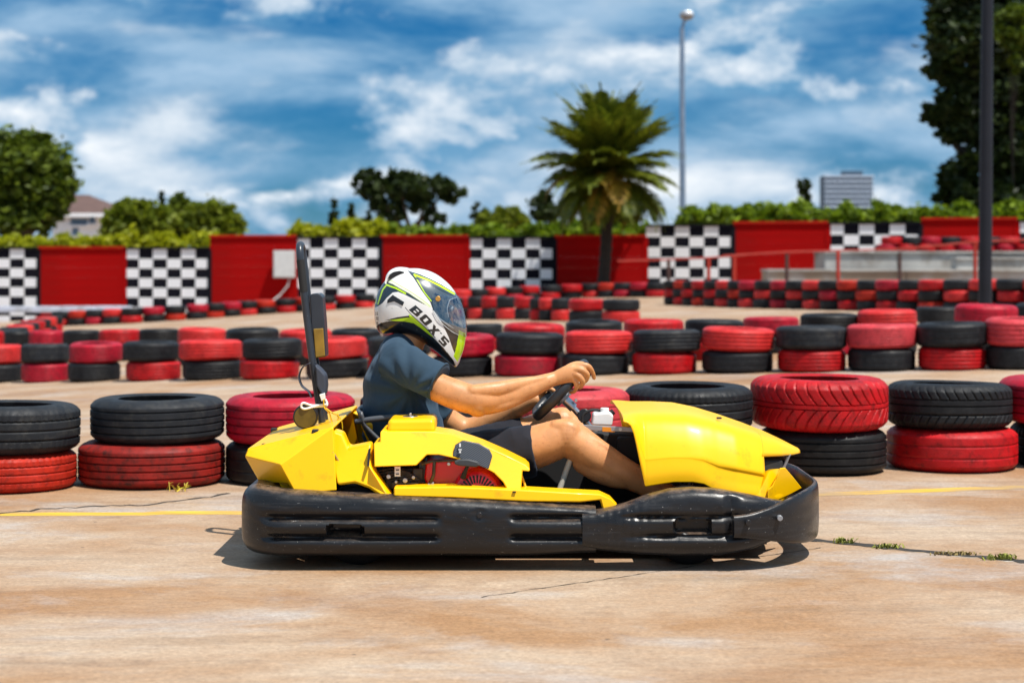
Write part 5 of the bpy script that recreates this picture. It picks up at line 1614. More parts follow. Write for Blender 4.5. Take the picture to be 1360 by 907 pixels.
mb = MB(); mb.tube([p + Vector((0, -0.0165, 0)), p + Vector((0, -0.0125, 0))], 0.0395, 32); mb.obj('lamp_face', M['olive'], o)
mb = MB(); mb.tube(catmull([P(434, 537, 6.37), P(415, 538.5, 6.37), (P(403, 535, 6.36)), P(400, 540, 6.36), P(405, 543, 6.36), P(418, 540, 6.37), P(434, 538.5, 6.375), P(432, 530, 6.38)], 5), 0.0042, 8); mb.obj('cable_tie', M['white_plastic'], kart, smooth_ang=60)
panel('buckle', [(424, 524, 6.36), (431, 522, 6.36), (432, 530, 6.36), (427, 533, 6.36)], 6.355, 6.375, M['white_plastic'], kart, bevel=0.002)
for l in ([(430, 530), (431, 541), (437, 548), (441, 560), (447, 568)], [(433, 542), (441, 548), (450, 553), (454, 561), (455, 570)], [(441, 548), (449, 551), (447, 562), (444, 568)]):
    ribbon('yellow_strap', cpts_(l, 6.36), 0.020, M['yellow_strap'], kart)
# ---------------------------------------------------------------- the driver
person = root('person', P(575, 655, 6.50), 'driver in white and neon full-face helmet, navy T-shirt and dark shorts, hands on wheel', 'person')
DY = 6.50

def chain(mb, pts, n=20, sub=5, caps=True):
    """smooth tapered limb through (px,py,Y,ra,rb): ra across in the picture plane, rb across the depth"""
    W_ = []
    for q in pts:
        p = P(q[0], q[1], q[2]); W_.append((p.x, p.y, p.z, q[3], q[4] if len(q) > 4 else q[3]))
    C = catmull(W_, sub)
    m_ = len(C); V = []; Fc = []
    rings = []
    for i, c in enumerate(C):
        a = Vector(C[max(i - 1, 0)][:3]); b = Vector(C[min(i + 1, m_ - 1)][:3])
        t = (b - a).normalized(); rings.append((Vector(c[:3]), t, max(0.002, c[3]), max(0.002, c[4])))
    full = []
    if caps:
        c, t, ra, rb = rings[0]; k = min(ra, rb)
        for s in (0.92, 0.7, 0.4): full.append((c - t * k * s, t, ra * math.sqrt(1 - s * s), rb * math.sqrt(1 - s * s)))
    full += rings
    if caps:
        c, t, ra, rb = rings[-1]; k = min(ra, rb)
        for s in (0.4, 0.7, 0.92): full.append((c + t * k * s, t, ra * math.sqrt(1 - s * s), rb * math.sqrt(1 - s * s)))
    for (c, t, ra, rb) in full:
        yv = Vector((0, 1, 0)); side = (yv - t * yv.dot(t))
        if side.length < 0.05: side = Vector((1, 0, 0))
        side.normalize(); u = t.cross(side)
        for k in range(n):
            a = 2 * math.pi * k / n
            V.append(c + u * ra * math.cos(a) + side * rb * math.sin(a))
    for i in range(len(full) - 1):
        for k in range(n):
            k2 = (k + 1) % n
            Fc.append((i * n + k, i * n + k2, (i + 1) * n + k2, (i + 1) * n + k))
    Fc.append(tuple(range(n - 1, -1, -1))); Fc.append(tuple(range((len(full) - 1) * n, len(full) * n)))
    mb.add(V, Fc)

def fuse(name, mb, mt, parent, voxel, iters, disp=None, factor=0.5):
    """melt overlapping closed pieces into one continuous skin"""
    off = ORIG[parent.name]
    me = bpy.data.meshes.new(name + '_raw')
    me.from_pydata([(v[0] - off.x, v[1] - off.y, v[2] - off.z) for v in mb.V], [], mb.F)
    bm = bmesh.new(); bm.from_mesh(me); bmesh.ops.recalc_face_normals(bm, faces=bm.faces); bm.to_mesh(me); bm.free()
    tmp = bpy.data.objects.new(name + '_raw', me); COL.objects.link(tmp)
    m1 = tmp.modifiers.new('r', 'REMESH'); m1.mode = 'VOXEL'; m1.voxel_size = voxel
    m2 = tmp.modifiers.new('s', 'SMOOTH'); m2.factor = factor; m2.iterations = iters
    dg = bpy.context.evaluated_depsgraph_get(); dg.update()
    ev = bpy.data.meshes.new_from_object(tmp.evaluated_get(dg))
    bpy.data.objects.remove(tmp); bpy.data.meshes.remove(me)
    ev.name = name
    if disp:
        n = len(ev.vertices)
        nr = [v.normal.copy() for v in ev.vertices]
        for v, q in zip(ev.vertices, nr):
            v.co = v.co + q * disp(v.co + off, q)
    ev.polygons.foreach_set('use_smooth', [True] * len(ev.polygons))
    ev.materials.clear(); ev.materials.append(mt)
    return link(name, ev, None, parent)

def skin_mat():
    m = mat('tanned_skin', (0.58, 0.265, 0.105), 0.46, var=0.16, vscale=16, bump=0.10, bscale=260, dirt=(0.36, 0.12, 0.045), dscale=70, dlo=0.56, dhi=0.80)
    b = m.node_tree.nodes['Principled BSDF']
    b.inputs['Subsurface Weight'].default_value = 0.12
    b.inputs['Subsurface Radius'].default_value = (0.012, 0.005, 0.002)
    b.inputs['Subsurface Scale'].default_value = 0.5
    return m
M['skin'] = skin_mat()
def cloth(name, col, rough, bscale=900):
    m = mat(name, col, rough, var=0.12, vscale=10, bump=0.12, bscale=350, spec=0.2)
    b = m.node_tree.nodes['Principled BSDF']
    b.inputs['Sheen Weight'].default_value = 0.12
    b.inputs['Sheen Tint'].default_value = (0.5, 0.65, 0.9, 1)
    return m
M['shirt'] = cloth('navy_jersey', (0.027, 0.054, 0.084), 0.85)
M['shorts'] = cloth('dark_shorts', (0.012, 0.012, 0.017), 0.8)

NA = [(525, 484, 6.335, .046), (558, 503, 6.285, .050), (600, 522, 6.25, .0545), (632, 531, 6.24, .054), (660, 528, 6.265, .052), (700, 516, 6.315, .041), (722, 508, 6.34, .031), (736, 503, 6.352, .027, .023)]
FA = [(532, 488, 6.67, .046), (565, 530, 6.735, .048), (598, 560, 6.775, .049), (622, 570, 6.78, .047), (650, 561, 6.755, .046), (690, 541, 6.70, .034), (712, 531, 6.67, .028)]
NL = [(585, 628, 6.38, .092), (640, 612, 6.33, .090), (690, 600, 6.30, .083), (722, 590, 6.29, .076), (750, 582, 6.285, .069), (768, 590, 6.285, .068), (790, 606, 6.285, .066), (828, 627, 6.29, .054), (858, 643, 6.30, .044), (890, 659, 6.31, .036), (900, 668, 6.31, .034)]
FL = [(588, 622, 6.64, .092), (640, 602, 6.68, .090), (690, 584, 6.71, .080), (722, 571, 6.73, .072), (744, 565, 6.735, .066), (762, 574, 6.735, .064), (785, 592, 6.735, .062), (820, 614, 6.73, .052), (850, 632, 6.72, .043), (882, 650, 6.71, .036), (892, 658, 6.71, .034)]
body = MB()
for l_ in (NA, FA, NL, FL): chain(body, l_, 40, 7)
# knee caps, elbow, calf detail
for (px, py, Y, r) in ((753, 579, 6.278, .0655), (746, 562, 6.73, .062), (634, 537, 6.235, .046)):
    body.sphere(P(px, py, Y), r, 18, 12)
chain(body, [(775, 612, 6.285, .045, .05), (800, 626, 6.285, .046, .052), (826, 636, 6.29, .036, .042)])
# muscle and bone under the skin
for l_ in ([(628, 520, 6.215, .026), (660, 517, 6.232, .029), (695, 509, 6.29, .022), (722, 503, 6.325, .014)],
           [(640, 541, 6.225, .024), (668, 536, 6.25, .026), (700, 524, 6.30, .018)],
           [(760, 572, 6.262, .028), (795, 592, 6.262, .026), (835, 618, 6.27, .022), (865, 637, 6.28, .018)],
           [(740, 568, 6.262, .030), (757, 570, 6.256, .034), (768, 582, 6.262, .028)]):
    chain(body, l_, 18)
# trunk, neck, head
chain(body, [(562, 625, DY, .11, .16), (545, 590, DY, .115, .155), (533, 545, DY, .115, .165), (531, 505, DY, .105, .175), (536, 475, DY, .075, .145), (541, 460, DY, .060, .085), (546, 445, DY, .060, .062), (552, 425, DY, .062, .062)], 28)
body.sphere(P(566, 410, DY), 0.103, 24, 16, (1.0, 0.76, 1.10))
body.sphere(P(590, 428, DY), 0.045, 16, 12, (0.8, 0.9, 1.0))
chain(body, [(601, 407, DY, .011, .011), (607, 419, DY, .014, .014)], 10)
for s in (-1, 1):
    body.sphere(P(565, 415, DY + s * 0.078), 0.028, 12, 8, (0.7, 0.4, 1.1))
# near hand: palm + four fingers closed over the rim + thumb
def hand(mbx, wrist, palm, fingers, thumb):
    chain(mbx, [wrist] + palm, 18)
    for f in fingers: chain(mbx, f, 12, 4)
    chain(mbx, thumb, 12, 4)
hand(body, (735, 504, 6.352, .026, .022), [(745, 500, 6.352, .030, .021), (756, 496.5, 6.352, .0345, .020), (764, 494.5, 6.353, .034, .017)],
     [[(762, 486.5, 6.355, .0115), (774, 485.2, 6.352, .0105), (781.5, 487.0, 6.355, .0100), (787.0, 494.5, 6.372, .0092), (789.0, 502, 6.392, .0078)],
      [(763, 490.5, 6.346, .0118), (772, 491.5, 6.340, .0112), (779.5, 497.2, 6.345, .0104), (778.5, 504, 6.366, .0094), (775.0, 507.5, 6.388, .008)],
      [(763, 496.5, 6.344, .0115), (769.5, 500.0, 6.338, .0108), (774.0, 507.0, 6.345, .0102), (771.5, 513, 6.366, .0092), (767.0, 514.5, 6.386, .008)],
      [(761, 502.0, 6.348, .0108), (764.5, 507.5, 6.344, .0100), (765.5, 515.0, 6.350, .0092), (762.0, 520, 6.368, .0084), (757.5, 520.5, 6.384, .0074)]],
     [(750, 492, 6.372, .0135), (758, 486.5, 6.396, .0122), (766, 483.5, 6.416, .0108), (774, 483.0, 6.430, .0088)])
# far hand
hand(body, (710, 532, 6.672, .027, .022), [(718, 528, 6.672, .030, .020), (726, 524.5, 6.674, .032, .018)],
     [[(727, 518.0, 6.676, .011), (737, 514.5, 6.676, .0102), (743, 519, 6.660, .0095), (743, 525, 6.645, .008)],
      [(728, 522.0, 6.684, .0112), (736, 521, 6.686, .0104), (741, 526, 6.668, .0096), (738, 531, 6.650, .008)],
      [(727, 527.0, 6.684, .011), (733, 528.5, 6.686, .0102), (736, 533.5, 6.668, .0094), (731.5, 536, 6.650, .008)],
      [(724, 531.0, 6.680, .010), (728, 534.5, 6.682, .0094), (729, 540, 6.666, .0086), (725, 541, 6.650, .0074)]],
     [(718, 522, 6.660, .013), (724, 517, 6.640, .0115), (731, 516.5, 6.622, .010), (736, 519, 6.612, .008)])
def skin_disp(p, n):
    return 0.0008 * mnoise.noise(p * 26) + 0.0026 * mnoise.noise(p * 9)
fuse('body', body, M['skin'], person, 0.0036, 5, skin_disp)
for s in (-1, 1):
    mb = MB(); mb.sphere(P(598.0, 409.5, DY + s * 0.033), 0.0125, 14, 10); o = mb.obj('eye', M['white_plastic'], person, smooth_ang=180)
    mb = MB(); mb.sphere(P(601.5, 409.8, DY + s * 0.033), 0.0050, 10, 8); mb.obj('iris', M['black'], o, smooth_ang=180)

# T-shirt
sh = MB()
chain(sh, [(560, 622, DY, .135, .185), (540, 590, DY, .148, .182), (533, 555, DY, .150, .188), (530, 525, DY, .138, .198), (529, 500, DY, .128, .205), (534, 478, DY, .102, .185), (541, 462, DY, .070, .115), (545, 456, DY, .060, .078)], 40, caps=False)
chain(sh, [(520, 478, 6.345, .080), (548, 490, 6.29, .078), (572, 501, 6.27, .0735), (584, 507, 6.258, .0715)], 28, caps=False)
chain(sh, [(526, 482, 6.66, .080), (555, 512, 6.73, .076), (580, 540, 6.755, .068), (590, 550, 6.765, .065)], 28, caps=False)
chain(sh, [(525, 474, 6.32, .066), (528, 468, 6.50, .075), (525, 474, 6.68, .066)], 24)
def ridge(v): return 1 - abs(v) * 2
def shirt_disp(p, n):
    x, y, z = p
    # tension folds fan out from the armpit towards collar, back and sleeve
    q = P(545, 520, 6.30); dx, dz = x - q.x, z - q.z; r_ = math.hypot(dx, dz); a_ = math.atan2(dz, dx)
    fan = math.sin(11 * a_ + 2.2 * mnoise.noise(p * 7)) * smooth(0.02, 0.07, r_) * (1 - smooth(0.14, 0.24, r_))
    low = ridge(mnoise.noise(Vector((x * 5, y * 4, z * 15)))) * (1 - smooth(0.42, 0.62, z))
    return 0.0042 * fan + 0.006 * (low - 0.6) + 0.0055 * mnoise.noise(Vector((x * 9, y * 10, z * 8))) + 0.0016 * mnoise.noise(Vector((x * 30, y * 26, z * 22)))
tsh = fuse('t_shirt', sh, M['shirt'], person, 0.0048, 6, shirt_disp)
# hems: thin stitched rings at the sleeve ends and collar
def ringtube(name, c, t, ra, rb, r, mt, parent):
    t = t.normalized(); yv = Vector((0, 1, 0)); side = (yv - t * yv.dot(t)).normalized(); u = t.cross(side)
    pts = [c + u * ra * math.cos(a) + side * rb * math.sin(a) for a in [2 * math.pi * k / 36 for k in range(37)]]
    mb = MB(); mb.tube(pts, r, 8); return mb.obj(name, mt, parent, smooth_ang=180)
ringtube('sleeve_hem', P(583, 506.5, 6.259), P(584, 507, 6.258) - P(548, 490, 6.29), 0.0705, 0.0705, 0.0035, M['shirt'], tsh)
ringtube('collar', P(544, 458, DY), P(545, 456, DY) - P(534, 478, DY), 0.064, 0.084, 0.006, M['shirt'], tsh)
# shorts
st_ = MB()
chain(st_, [(548, 600, DY, .14, .175), (568, 630, DY, .125, .185), (590, 636, DY, .10, .17)], 32)
chain(st_, [(580, 628, 6.38, .108), (640, 611, 6.33, .104), (690, 601, 6.30, .095), (709, 598, 6.295, .0925)], 28, caps=False)
chain(st_, [(582, 622, 6.64, .106), (640, 601, 6.68, .102), (685, 586, 6.71, .092), (700, 581, 6.715, .089)], 28, caps=False)
def short_disp(p, n):
    return 0.007 * (ridge(mnoise.noise(Vector((p.x * 13, p.y * 6, p.z * 9)))) - 0.6) + 0.005 * mnoise.noise(Vector((p.x * 8, p.y * 8, p.z * 14))) + 0.0028 * mnoise.noise(p * 24)
fuse('shorts', st_, M['shorts'], person, 0.005, 5, short_disp)
# shoes
for (a_, b_, Y, nm) in ((900, 668, 6.31, 0), (892, 660, 6.71, 1)):
    mb = MB(); chain(mb, [(a_ - 4, b_ + 4, Y, .045, .042), (a_ + 12, b_ - 2, Y, .042, .045), (a_ + 34, b_ - 12, Y, .036, .046), (a_ + 48, b_ - 18, Y, .024, .036)], 20)
    fuse('shoe', mb, M['black_matt'], person, 0.006, 4)

# ---------------------------------------------------------------- helmet
HC = np.array((558.0, 413.0))
OUT = catmull([(606, 487), (613, 472), (617.5, 455), (619, 438), (616.5, 418), (611.5, 402), (603.5, 386.5), (592, 373.5), (577, 363), (561, 357.5), (545, 356.5), (530, 359.5), (517, 367.5), (507, 379), (500.5, 393), (497.5, 410), (498, 425), (501, 437), (508, 443.5),
               (521, 442.5), (536, 445), (552, 451), (568, 459), (582, 469), (595, 480)], 14, closed=True)
oa = np.array([math.atan2(p[1] - HC[1], p[0] - HC[0]) for p in OUT]); orr = np.array([math.hypot(p[0] - HC[0], p[1] - HC[1]) for p in OUT])
o_ = np.argsort(oa); oa = oa[o_]; orr = orr[o_]
oa = np.concatenate([oa - 2 * np.pi, oa, oa + 2 * np.pi]); orr = np.concatenate([orr, orr, orr])
def Rout(a): return np.interp(a, oa, orr)
def halfw(px, t):
    W0 = 0.128 - 0.030 * np.clip((px - 585) / 35.0, 0, 1) ** 2
    return W0 * np.maximum(0, 1 - t ** 2.35) ** (1 / 2.15)
def helmet_pt(px, py, extra=0.0, side=-1):
    a = math.atan2(py - HC[1], px - HC[0]); t = math.hypot(px - HC[0], py - HC[1]) / float(Rout(a))
    hw = float(halfw(px, min(1.0, t)))
    p = P(px, py, DY); p.y = DY + side * (hw + extra); return p
NAg, NT = 900, 170
an = np.linspace(-np.pi, np.pi, NAg, endpoint=False); tt = np.concatenate([np.linspace(0.02, 0.9, NT - 46), 1 - (np.linspace(1, 0, 46) ** 2.2) * 0.1][0:2])
tt = np.unique(np.round(tt, 6)); NT = len(tt)
A, T = np.meshgrid(an, tt, indexing='ij')
PX = HC[0] + T * Rout(A) * np.cos(A); PY = HC[1] + T * Rout(A) * np.sin(A)
HW = halfw(PX, T)
def inpoly(poly):
    x, y = PX, PY; r = np.zeros(x.shape, bool); n = len(poly)
    for i in range(n):
        x0, y0 = poly[i]; x1, y1 = poly[(i + 1) % n]
        c = ((y0 > y) != (y1 > y))
        with np.errstate(divide='ignore', invalid='ignore'):
            r ^= c & (x < (x1 - x0) * (y - y0) / (y1 - y0) + x0)
    return r
def stroke(pts, w):
    m = np.zeros(PX.shape, bool)
    for (x0, y0), (x1, y1) in zip(pts, pts[1:]):
        dx, dy = x1 - x0, y1 - y0; l2 = dx * dx + dy * dy
        u = np.clip(((PX - x0) * dx + (PY - y0) * dy) / l2, 0, 1)
        m |= ((PX - x0 - u * dx) ** 2 + (PY - y0 - u * dy) ** 2) < (w / 2) ** 2
    return m
RC = np.zeros(PX.shape + (4,)); RC[..., 3] = 1
WHITE = (0.78, 0.77, 0.75); BLK = (0.010, 0.011, 0.013); NAVY = (0.014, 0.028, 0.045); NEON = (0.52, 0.80, 0.0); GREY = (0.22, 0.23, 0.25); SMOKE = (0.05, 0.075, 0.10)
RC[..., :3] = WHITE
def paint(mask, c): RC[mask, :3] = c
# rear dark flash with neon chevron
paint(inpoly([(496, 391), (502.5, 380), (514, 373.5), (524, 377.5), (539, 385.5), (550, 391.5), (568, 404.5), (539, 390), (531, 387), (524, 388), (516, 395), (510.6, 401.5), (503.4, 406.5), (494, 410)]), NAVY)
paint(stroke([(503.6, 403), (509.8, 384.5), (514.8, 378), (528, 382.2), (541, 389)], 2.0), NEON)
paint(stroke([(500, 402), (500.2, 393), (501.6, 388)], 2.0), NEON)
# fine neon pinstripes
paint(stroke([(510, 371.5), (522, 372.8), (545, 385.3), (562, 396.5), (574, 406)], 0.75), NEON)
paint(stroke([(508, 374), (520, 375), (541, 385.5), (560, 398.5), (573, 407)], 0.6), (0.62, 0.72, 0.25))
# upper front dark plate and visor surround
paint(inpoly([(543.5, 359.5), (560, 364.5), (574.4, 370.8), (587, 377.5), (605, 389), (612, 396), (620, 410), (623, 430), (622, 447), (612, 441.5), (598, 430), (586, 421), (578, 411), (573.6, 399.8), (561.5, 384), (551.3, 368.5)]), SMOKE)
paint(stroke([(543.5, 359.8), (551.5, 368.5), (561.8, 384), (574.0, 400), (578, 411)], 1.2), BLK)
paint(stroke([(551.6, 364.6), (572, 372.4), (585, 379), (604, 390.2)], 2.1), NEON)
paint(stroke([(551.8, 365), (558, 374.7), (566, 388), (574.6, 398.8)], 1.15), NEON)
paint(stroke([(553, 369), (573, 377.5), (588, 385.5), (604, 393)], 1.6), NAVY)
# chin: lower black shell, neon flash, dark side mesh, neon chin
paint(inpoly([(496, 436), (502, 431.5), (508, 428), (520, 425), (540, 423.5), (549, 422), (556, 427), (565, 435), (578.6, 448), (590, 459.5), (603, 477), (607, 490), (600, 496), (500, 460), (490, 445)]), BLK)
paint(inpoly([(512, 425), (530, 420), (547, 417.6), (549, 421), (530, 423.6)]), BLK)
paint(inpoly([(519, 424.3), (536, 421.6), (547, 420.4), (545, 415.5), (549, 417.5), (560, 427.5), (570, 437), (578, 446.5), (574, 444.5), (560, 433.5), (552, 428), (540, 425.6), (528, 425.2)]), NEON)
paint(stroke([(541, 407.5), (546, 413.5), (552, 419.5), (566, 432.5), (580, 446.5)], 0.9), BLK)
paint(inpoly([(587, 424), (598, 432), (611, 439), (610, 452), (605, 470), (602, 461), (597, 446)]), (0.045, 0.035, 0.028))
paint(inpoly([(610.3, 437.5), (621, 444), (618, 460), (608, 480), (603.3, 472), (607.3, 458)]), NEON)
# side vent
paint(inpoly([(516.5, 402), (517, 397.5), (524, 391), (539.6, 400.2), (537.6, 405.2), (526, 399.4)]), BLK)
paint(inpoly([(527, 394.2), (538.3, 400.4), (536.8, 403.6), (526.5, 397.6)]), GREY)
# lettering: B O X ' S down the chin bar, small letters at the back
GL = {
 'B': [[(0, 0), (0.36, 0), (0.36, 1), (0, 1)], [(0, 0.76), (0.92, 0.76), (0.92, 1), (0, 1)], [(0, 0.39), (0.92, 0.42), (0.92, 0.60), (0, 0.60)], [(0, 0), (1, 0), (1, 0.24), (0, 0.24)], [(0.68, 0.55), (0.94, 0.55), (0.94, 1), (0.68, 1)], [(0.64, 0), (1, 0), (1, 0.48), (0.64, 0.48)]],
 'O': [[(0, 0.08), (0.36, 0), (0.36, 1), (0, 0.92)], [(0.64, 0), (1, 0.08), (1, 0.92), (0.64, 1)], [(0.08, 0.76), (0.92, 0.76), (0.92, 1), (0.08, 1)], [(0.08, 0), (0.92, 0), (0.92, 0.24), (0.08, 0.24)]],
 'X': [[(0, 0), (0.36, 0), (1, 1), (0.64, 1)], [(0.64, 0), (1, 0), (0.36, 1), (0, 1)]],
 "'": [[(0.2, 0.55), (0.8, 0.65), (0.9, 1), (0.3, 1)]],
 'S': [[(0, 0.76), (1, 0.76), (1, 1), (0, 1)], [(0, 0.38), (1, 0.38), (1, 0.62), (0, 0.62)], [(0, 0), (1, 0), (1, 0.24), (0, 0.24)], [(0, 0.5), (0.36, 0.5), (0.36, 1), (0, 1)], [(0.64, 0), (1, 0), (1, 0.5), (0.64, 0.5)]],
 'D': [[(0, 0), (0.3, 0), (0.3, 1), (0, 1)], [(0, 0.8), (0.9, 0.8), (0.9, 1), (0, 1)], [(0, 0), (0.9, 0), (0.9, 0.2), (0, 0.2)], [(0.7, 0.1), (1, 0.1), (1, 0.9), (0.7, 0.9)]],
}
def glyph(ch, BL, TL, TR, BR, c=BLK):
    BL, TL, TR, BR = map(np.array, (BL, TL, TR, BR))
    for poly in GL[ch]:
        q = [tuple((BL * (1 - u) + BR * u) * (1 - v) + (TL * (1 - u) + TR * u) * v) for u, v in poly]
        paint(inpoly(q), c)
glyph('B', (545.3, 410.6), (554.3, 404.2), (565.0, 413.4), (556.3, 419.6))
glyph('O', (558.6, 421.8), (567.4, 415.4), (577.0, 425.6), (567.8, 431.6))
glyph('X', (569.4, 436.0), (577.6, 428.6), (587.0, 438.4), (578.6, 444.2))
glyph("'", (583.6, 441.2), (586.0, 438.6), (589.5, 442.0), (587.0, 444.4))
glyph('S', (583.4, 451.0), (591.2, 443.6), (598.6, 452.2), (591.0, 459.4))
glyph('D', (499.0, 418.5), (499.0, 414.0), (501.2, 414.0), (501.2, 418.5)); glyph('S', (501.8, 418.0), (501.8, 413.4), (503.8, 413.4), (503.8, 418.0))
for k in range(3):
    paint(inpoly([(500.2 + 1.5 * k, 420), (501.2 + 1.5 * k, 420), (501.4 + 1.5 * k, 425), (500.4 + 1.5 * k, 425)]), BLK)
for k in range(2):
    paint(inpoly([(500.4 + 2 * k, 426.5), (501.8 + 2 * k, 426.5), (502 + 2 * k, 431), (500.6 + 2 * k, 431)]), BLK)
PORT = [(595.5, 410), (598, 399), (606, 395.5), (622, 402), (624, 440), (618, 437.5), (602, 428.5), (597, 420)]
hole = inpoly(PORT)
X3 = (PX - HX) * DY / F; Z3 = H - (PY - HY) * DY / F
off = ORIG[person.name]
def side_mesh(sgn):
    V = np.stack([X3 - off.x, DY + sgn * HW - off.y, Z3 - off.z], -1)
    return V.reshape(-1, 3)
Vn = np.concatenate([side_mesh(-1), side_mesh(1)])
cnt = NAg * NT
ii, jj = np.meshgrid(np.arange(NAg), np.arange(NT - 1), indexing='ij')
i2 = (ii + 1) % NAg
q = np.stack([ii * NT + jj, ii * NT + jj + 1, i2 * NT + jj + 1, i2 * NT + jj], -1)
keep = ~(hole[ii, jj] & hole[ii, jj + 1] & hole[i2, jj] & hole[i2, jj + 1])
q = q[keep]
ctr = np.arange(NAg) * NT
faces = q.tolist() + (q[:, ::-1] + cnt).tolist() + [tuple(ctr.tolist()), tuple((ctr[::-1] + cnt).tolist())]
me = bpy.data.meshes.new('helmet')
me.from_pydata(Vn.tolist(), [], faces)
ca = me.color_attributes.new('livery', 'FLOAT_COLOR', 'POINT')
cc = np.concatenate([RC.reshape(-1, 4), RC.reshape(-1, 4)]).astype(np.float32)
ca.data.foreach_set('color', cc.ravel())
me.polygons.foreach_set('use_smooth', [True] * len(me.polygons))
def livery_mat():
    m = bpy.data.materials.new('helmet_livery'); m.use_nodes = True; t = m.node_tree; b = t.nodes['Principled BSDF']
    a = t.nodes.new('ShaderNodeAttribute'); a.attribute_name = 'livery'
    n_ = t.nodes.new('ShaderNodeTexNoise'); n_.inputs['Scale'].default_value = 60; n_.inputs['Detail'].default_value = 6
    c_ = t.nodes.new('ShaderNodeTexCoord'); t.links.new(c_.outputs['Object'], n_.inputs['Vector'])
    r_ = t.nodes.new('ShaderNodeMapRange'); r_.inputs['From Min'].default_value = 0.66; r_.inputs['From Max'].default_value = 0.74; r_.inputs['To Max'].default_value = 0.35
    t.links.new(n_.outputs['Fac'], r_.inputs['Value'])
    x_ = t.nodes.new('ShaderNodeMix'); x_.data_type = 'RGBA'; t.links.new(r_.outputs[0], x_.inputs['Factor']); t.links.new(a.outputs['Color'], x_.inputs[6]); x_.inputs[7].default_value = (0.4, 0.39, 0.37, 1)
    t.links.new(x_.outputs[2], b.inputs['Base Color'])
    b.inputs['Roughness'].default_value = 0.28; b.inputs['Coat Weight'].default_value = 0.5; b.inputs['Coat Roughness'].default_value = 0.08
    return m
helmet = link('helmet', me, livery_mat(), person)
helmet['label'] = 'white full-face helmet with black and neon stripes and BOX\'S lettering'
# visor: curved clear shell over the port and side plate
VIS = [(574.5, 393), (580, 387.5), (592, 391.5), (606, 392.5), (616, 399), (626, 418), (628, 446), (617, 447.5), (600, 438), (586, 425), (577, 411)]
vm = inpoly(VIS)
grow = 0.0045
kx, ky = HC
def vis_side(sgn):
    sc = 1 + 0.022
    Xv = ((HC[0] + (PX - HC[0]) * sc) - HX) * DY / F; Zv = H - ((HC[1] + (PY - HC[1]) * sc) - HY) * DY / F
    return np.stack([Xv - off.x, DY + sgn * (HW + grow) - off.y, Zv - off.z], -1).reshape(-1, 3)
st2 = 4
ia = np.arange(0, NAg, st2); ja = list(range(0, NT - 1, 3)) + [NT - 1]
V = []; idx = {}; Fc = []
Vs = {-1: vis_side(-1), 1: vis_side(1)}
for sgn in (-1, 1):
    for a_i, i in enumerate(ia):
        for b_i, j in enumerate(ja):
            if vm[i, j]:
                # the two halves meet at the front edge
                v = Vs[sgn][i * NT + j].copy()
                if j == NT - 1: v[1] = DY - off.y
                key = (sgn if j != NT - 1 else 0, a_i, b_i)
                if key not in idx:
                    idx[key] = len(V); V.append(tuple(v))
    for a_i in range(len(ia)):
        a2 = (a_i + 1) % len(ia)
        for b_i in range(len(ja) - 1):
            k = [((sgn if ja[b] != NT - 1 else 0), a, b) for a, b in ((a_i, b_i), (a_i, b_i + 1), (a2, b_i + 1), (a2, b_i))]
            if all(x in idx for x in k):
                Fc.append(tuple(idx[x] for x in k))
def glass_mat():
    m = bpy.data.materials.new('clear_visor'); m.use_nodes = True; t = m.node_tree
    for n_ in list(t.nodes):
        if n_.type != 'OUTPUT_MATERIAL': t.nodes.remove(n_)
    g1 = t.nodes.new('ShaderNodeBsdfGlossy'); g1.inputs['Roughness'].default_value = 0.06; g1.inputs['Color'].default_value = (0.9, 0.95, 1, 1)
    tr = t.nodes.new('ShaderNodeBsdfTransparent'); tr.inputs['Color'].default_value = (0.62, 0.66, 0.70, 1)
    lw = t.nodes.new('ShaderNodeLayerWeight'); lw.inputs['Blend'].default_value = 0.35
    fr_ = t.nodes.new('ShaderNodeMapRange'); fr_.inputs['To Min'].default_value = 0.16; fr_.inputs['To Max'].default_value = 0.55
    t.links.new(lw.outputs['Facing'], fr_.inputs['Value'])
    ms = t.nodes.new('ShaderNodeMixShader'); t.links.new(fr_.outputs[0], ms.inputs[0]); t.links.new(tr.outputs[0], ms.inputs[1]); t.links.new(g1.outputs[0], ms.inputs[2])
    t.links.new(ms.outputs[0], t.nodes['Material Output'].inputs[0])
    return m
mev = bpy.data.meshes.new('visor'); mev.from_pydata(V, [], Fc)
mev.polygons.foreach_set('use_smooth', [True] * len(mev.polygons))
vis = link('visor', mev, glass_mat(), helmet)
M['gold'] = mat('gold_screw', (0.80, 0.42, 0.10), 0.3, 0.8)
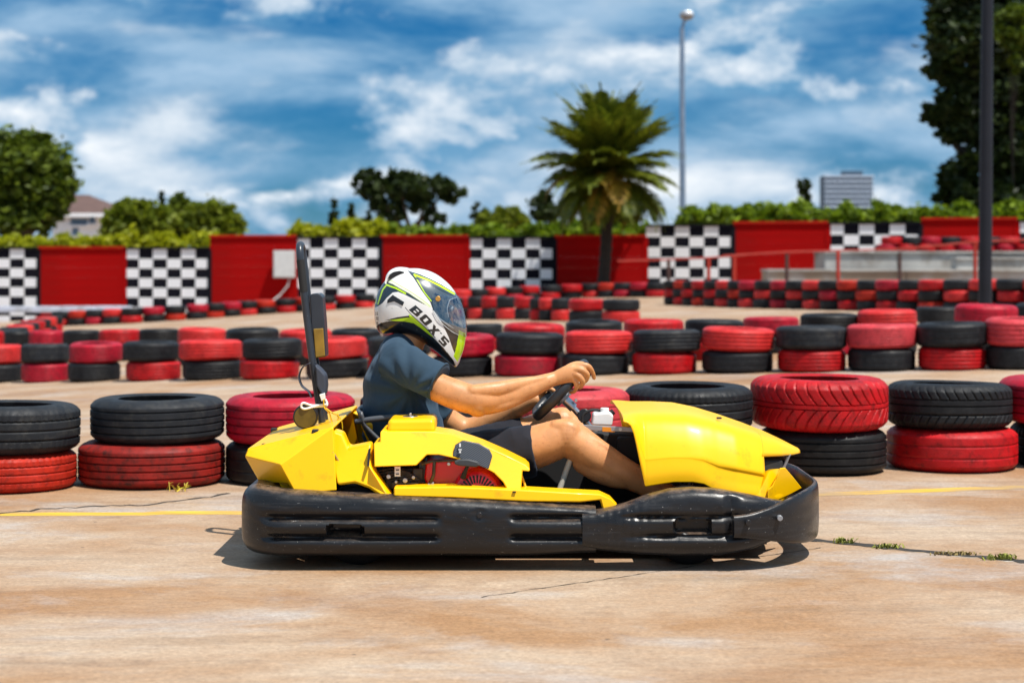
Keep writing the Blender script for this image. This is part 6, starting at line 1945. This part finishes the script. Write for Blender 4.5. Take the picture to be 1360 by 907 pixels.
for s in (-1, 1):
    p = helmet_pt(583.5, 396, 0.002, s); mb = MB(); mb.tube([p, p + Vector((0, s * 0.009, 0))], 0.0098, 20); mb.obj('visor_screw', M['gold'], vis, bevel=0.002)
    # pale seal line round the clear port
    pts = [helmet_pt(x, y, 0.0015, s) for x, y in [(597, 420), (595.3, 410), (597.8, 399.5), (601, 396.6), (606, 395.5)]]
    mb = MB(); mb.tube(catmull(pts, 5), 0.0016, 6); mb.obj('port_seal', M['white_plastic'], helmet)
    pts = [helmet_pt(x, y, 0.0045, s) for x, y in [(577, 411), (586, 425), (600, 438), (610, 444)]]
    mb = MB(); mb.tube(catmull(pts, 5), 0.0012, 6); mb.obj('visor_edge', M['white_plastic'], vis)
    q = [(516.8, 401.6), (517.4, 397.8), (524, 391.6), (539.2, 400.4), (537.4, 404.8), (526, 399.2)]
    mb = MB(); a_ = [helmet_pt(x, y, -0.004, s) for x, y in q]; b_ = [helmet_pt(x, y, 0.004, s) for x, y in q]
    mb.add(a_ + b_, [tuple(range(6, 12))] + [(i, (i + 1) % 6, (i + 1) % 6 + 6, i + 6) for i in range(6)]); mb.obj('side_vent', M['black'], helmet, bevel=0.0015)
# crown spoiler: low arched fin over the back of the crown
V = []; Fc = []
prof_t = [(512.5, 371.5), (514, 364.5), (519.5, 358.2), (529, 354.8), (540, 355.5), (552, 358.8), (562, 361)]
prof_b = [(514.5, 371.5), (516.5, 367), (521.5, 362.5), (530, 359.5), (541, 359.5), (552, 361.5), (562, 363)]
tp_ = catmull(prof_t, 4); bt_ = catmull(prof_b, 4)
ns = 14
for i in range(len(tp_)):
    f = i / (len(tp_) - 1)
    hwid = 0.062 * (1 - 0.25 * f)
    for k in range(ns + 1):
        s_ = -1 + 2 * k / ns
        dropz = 0.014 * abs(s_) ** 2.5
        p = P(tp_[i][0], tp_[i][1], DY); V.append((p.x, DY + s_ * hwid, p.z - dropz))
n1_ = len(V)
for i in range(len(bt_)):
    f = i / (len(tp_) - 1); hwid = 0.062 * (1 - 0.25 * f)
    for k in range(ns + 1):
        s_ = -1 + 2 * k / ns
        p = P(bt_[i][0], bt_[i][1], DY); V.append((p.x, DY + s_ * hwid * 0.97, p.z - 0.016 * abs(s_) ** 2.5))
w_ = ns + 1
for o0 in (0, n1_):
    for i in range(len(tp_) - 1):
        for k in range(ns):
            Fc.append((o0 + i * w_ + k, o0 + i * w_ + k + 1, o0 + (i + 1) * w_ + k + 1, o0 + (i + 1) * w_ + k))
for i in range(len(tp_) - 1):
    for k in (0, ns):
        Fc.append((i * w_ + k, (i + 1) * w_ + k, n1_ + (i + 1) * w_ + k, n1_ + i * w_ + k))
for k in range(ns):
    Fc.append((k, k + 1, n1_ + k + 1, n1_ + k)); e_ = (len(tp_) - 1) * w_
    Fc.append((e_ + k, e_ + k + 1, n1_ + e_ + k + 1, n1_ + e_ + k))
M['helmet_white'] = mat('helmet_white', (0.78, 0.77, 0.75), 0.28, coat=0.5)
obj('spoiler', V, Fc, M['helmet_white'], helmet, smooth_ang=40)
mb = MB(); mb.prism([(514.5, 371, 6.437), (517.5, 365, 6.437), (522.5, 361.5, 6.437), (531, 360, 6.437), (537, 362, 6.437), (528, 366, 6.437)], 6.437, 6.563); mb.obj('rear_vent', M['black'], helmet)
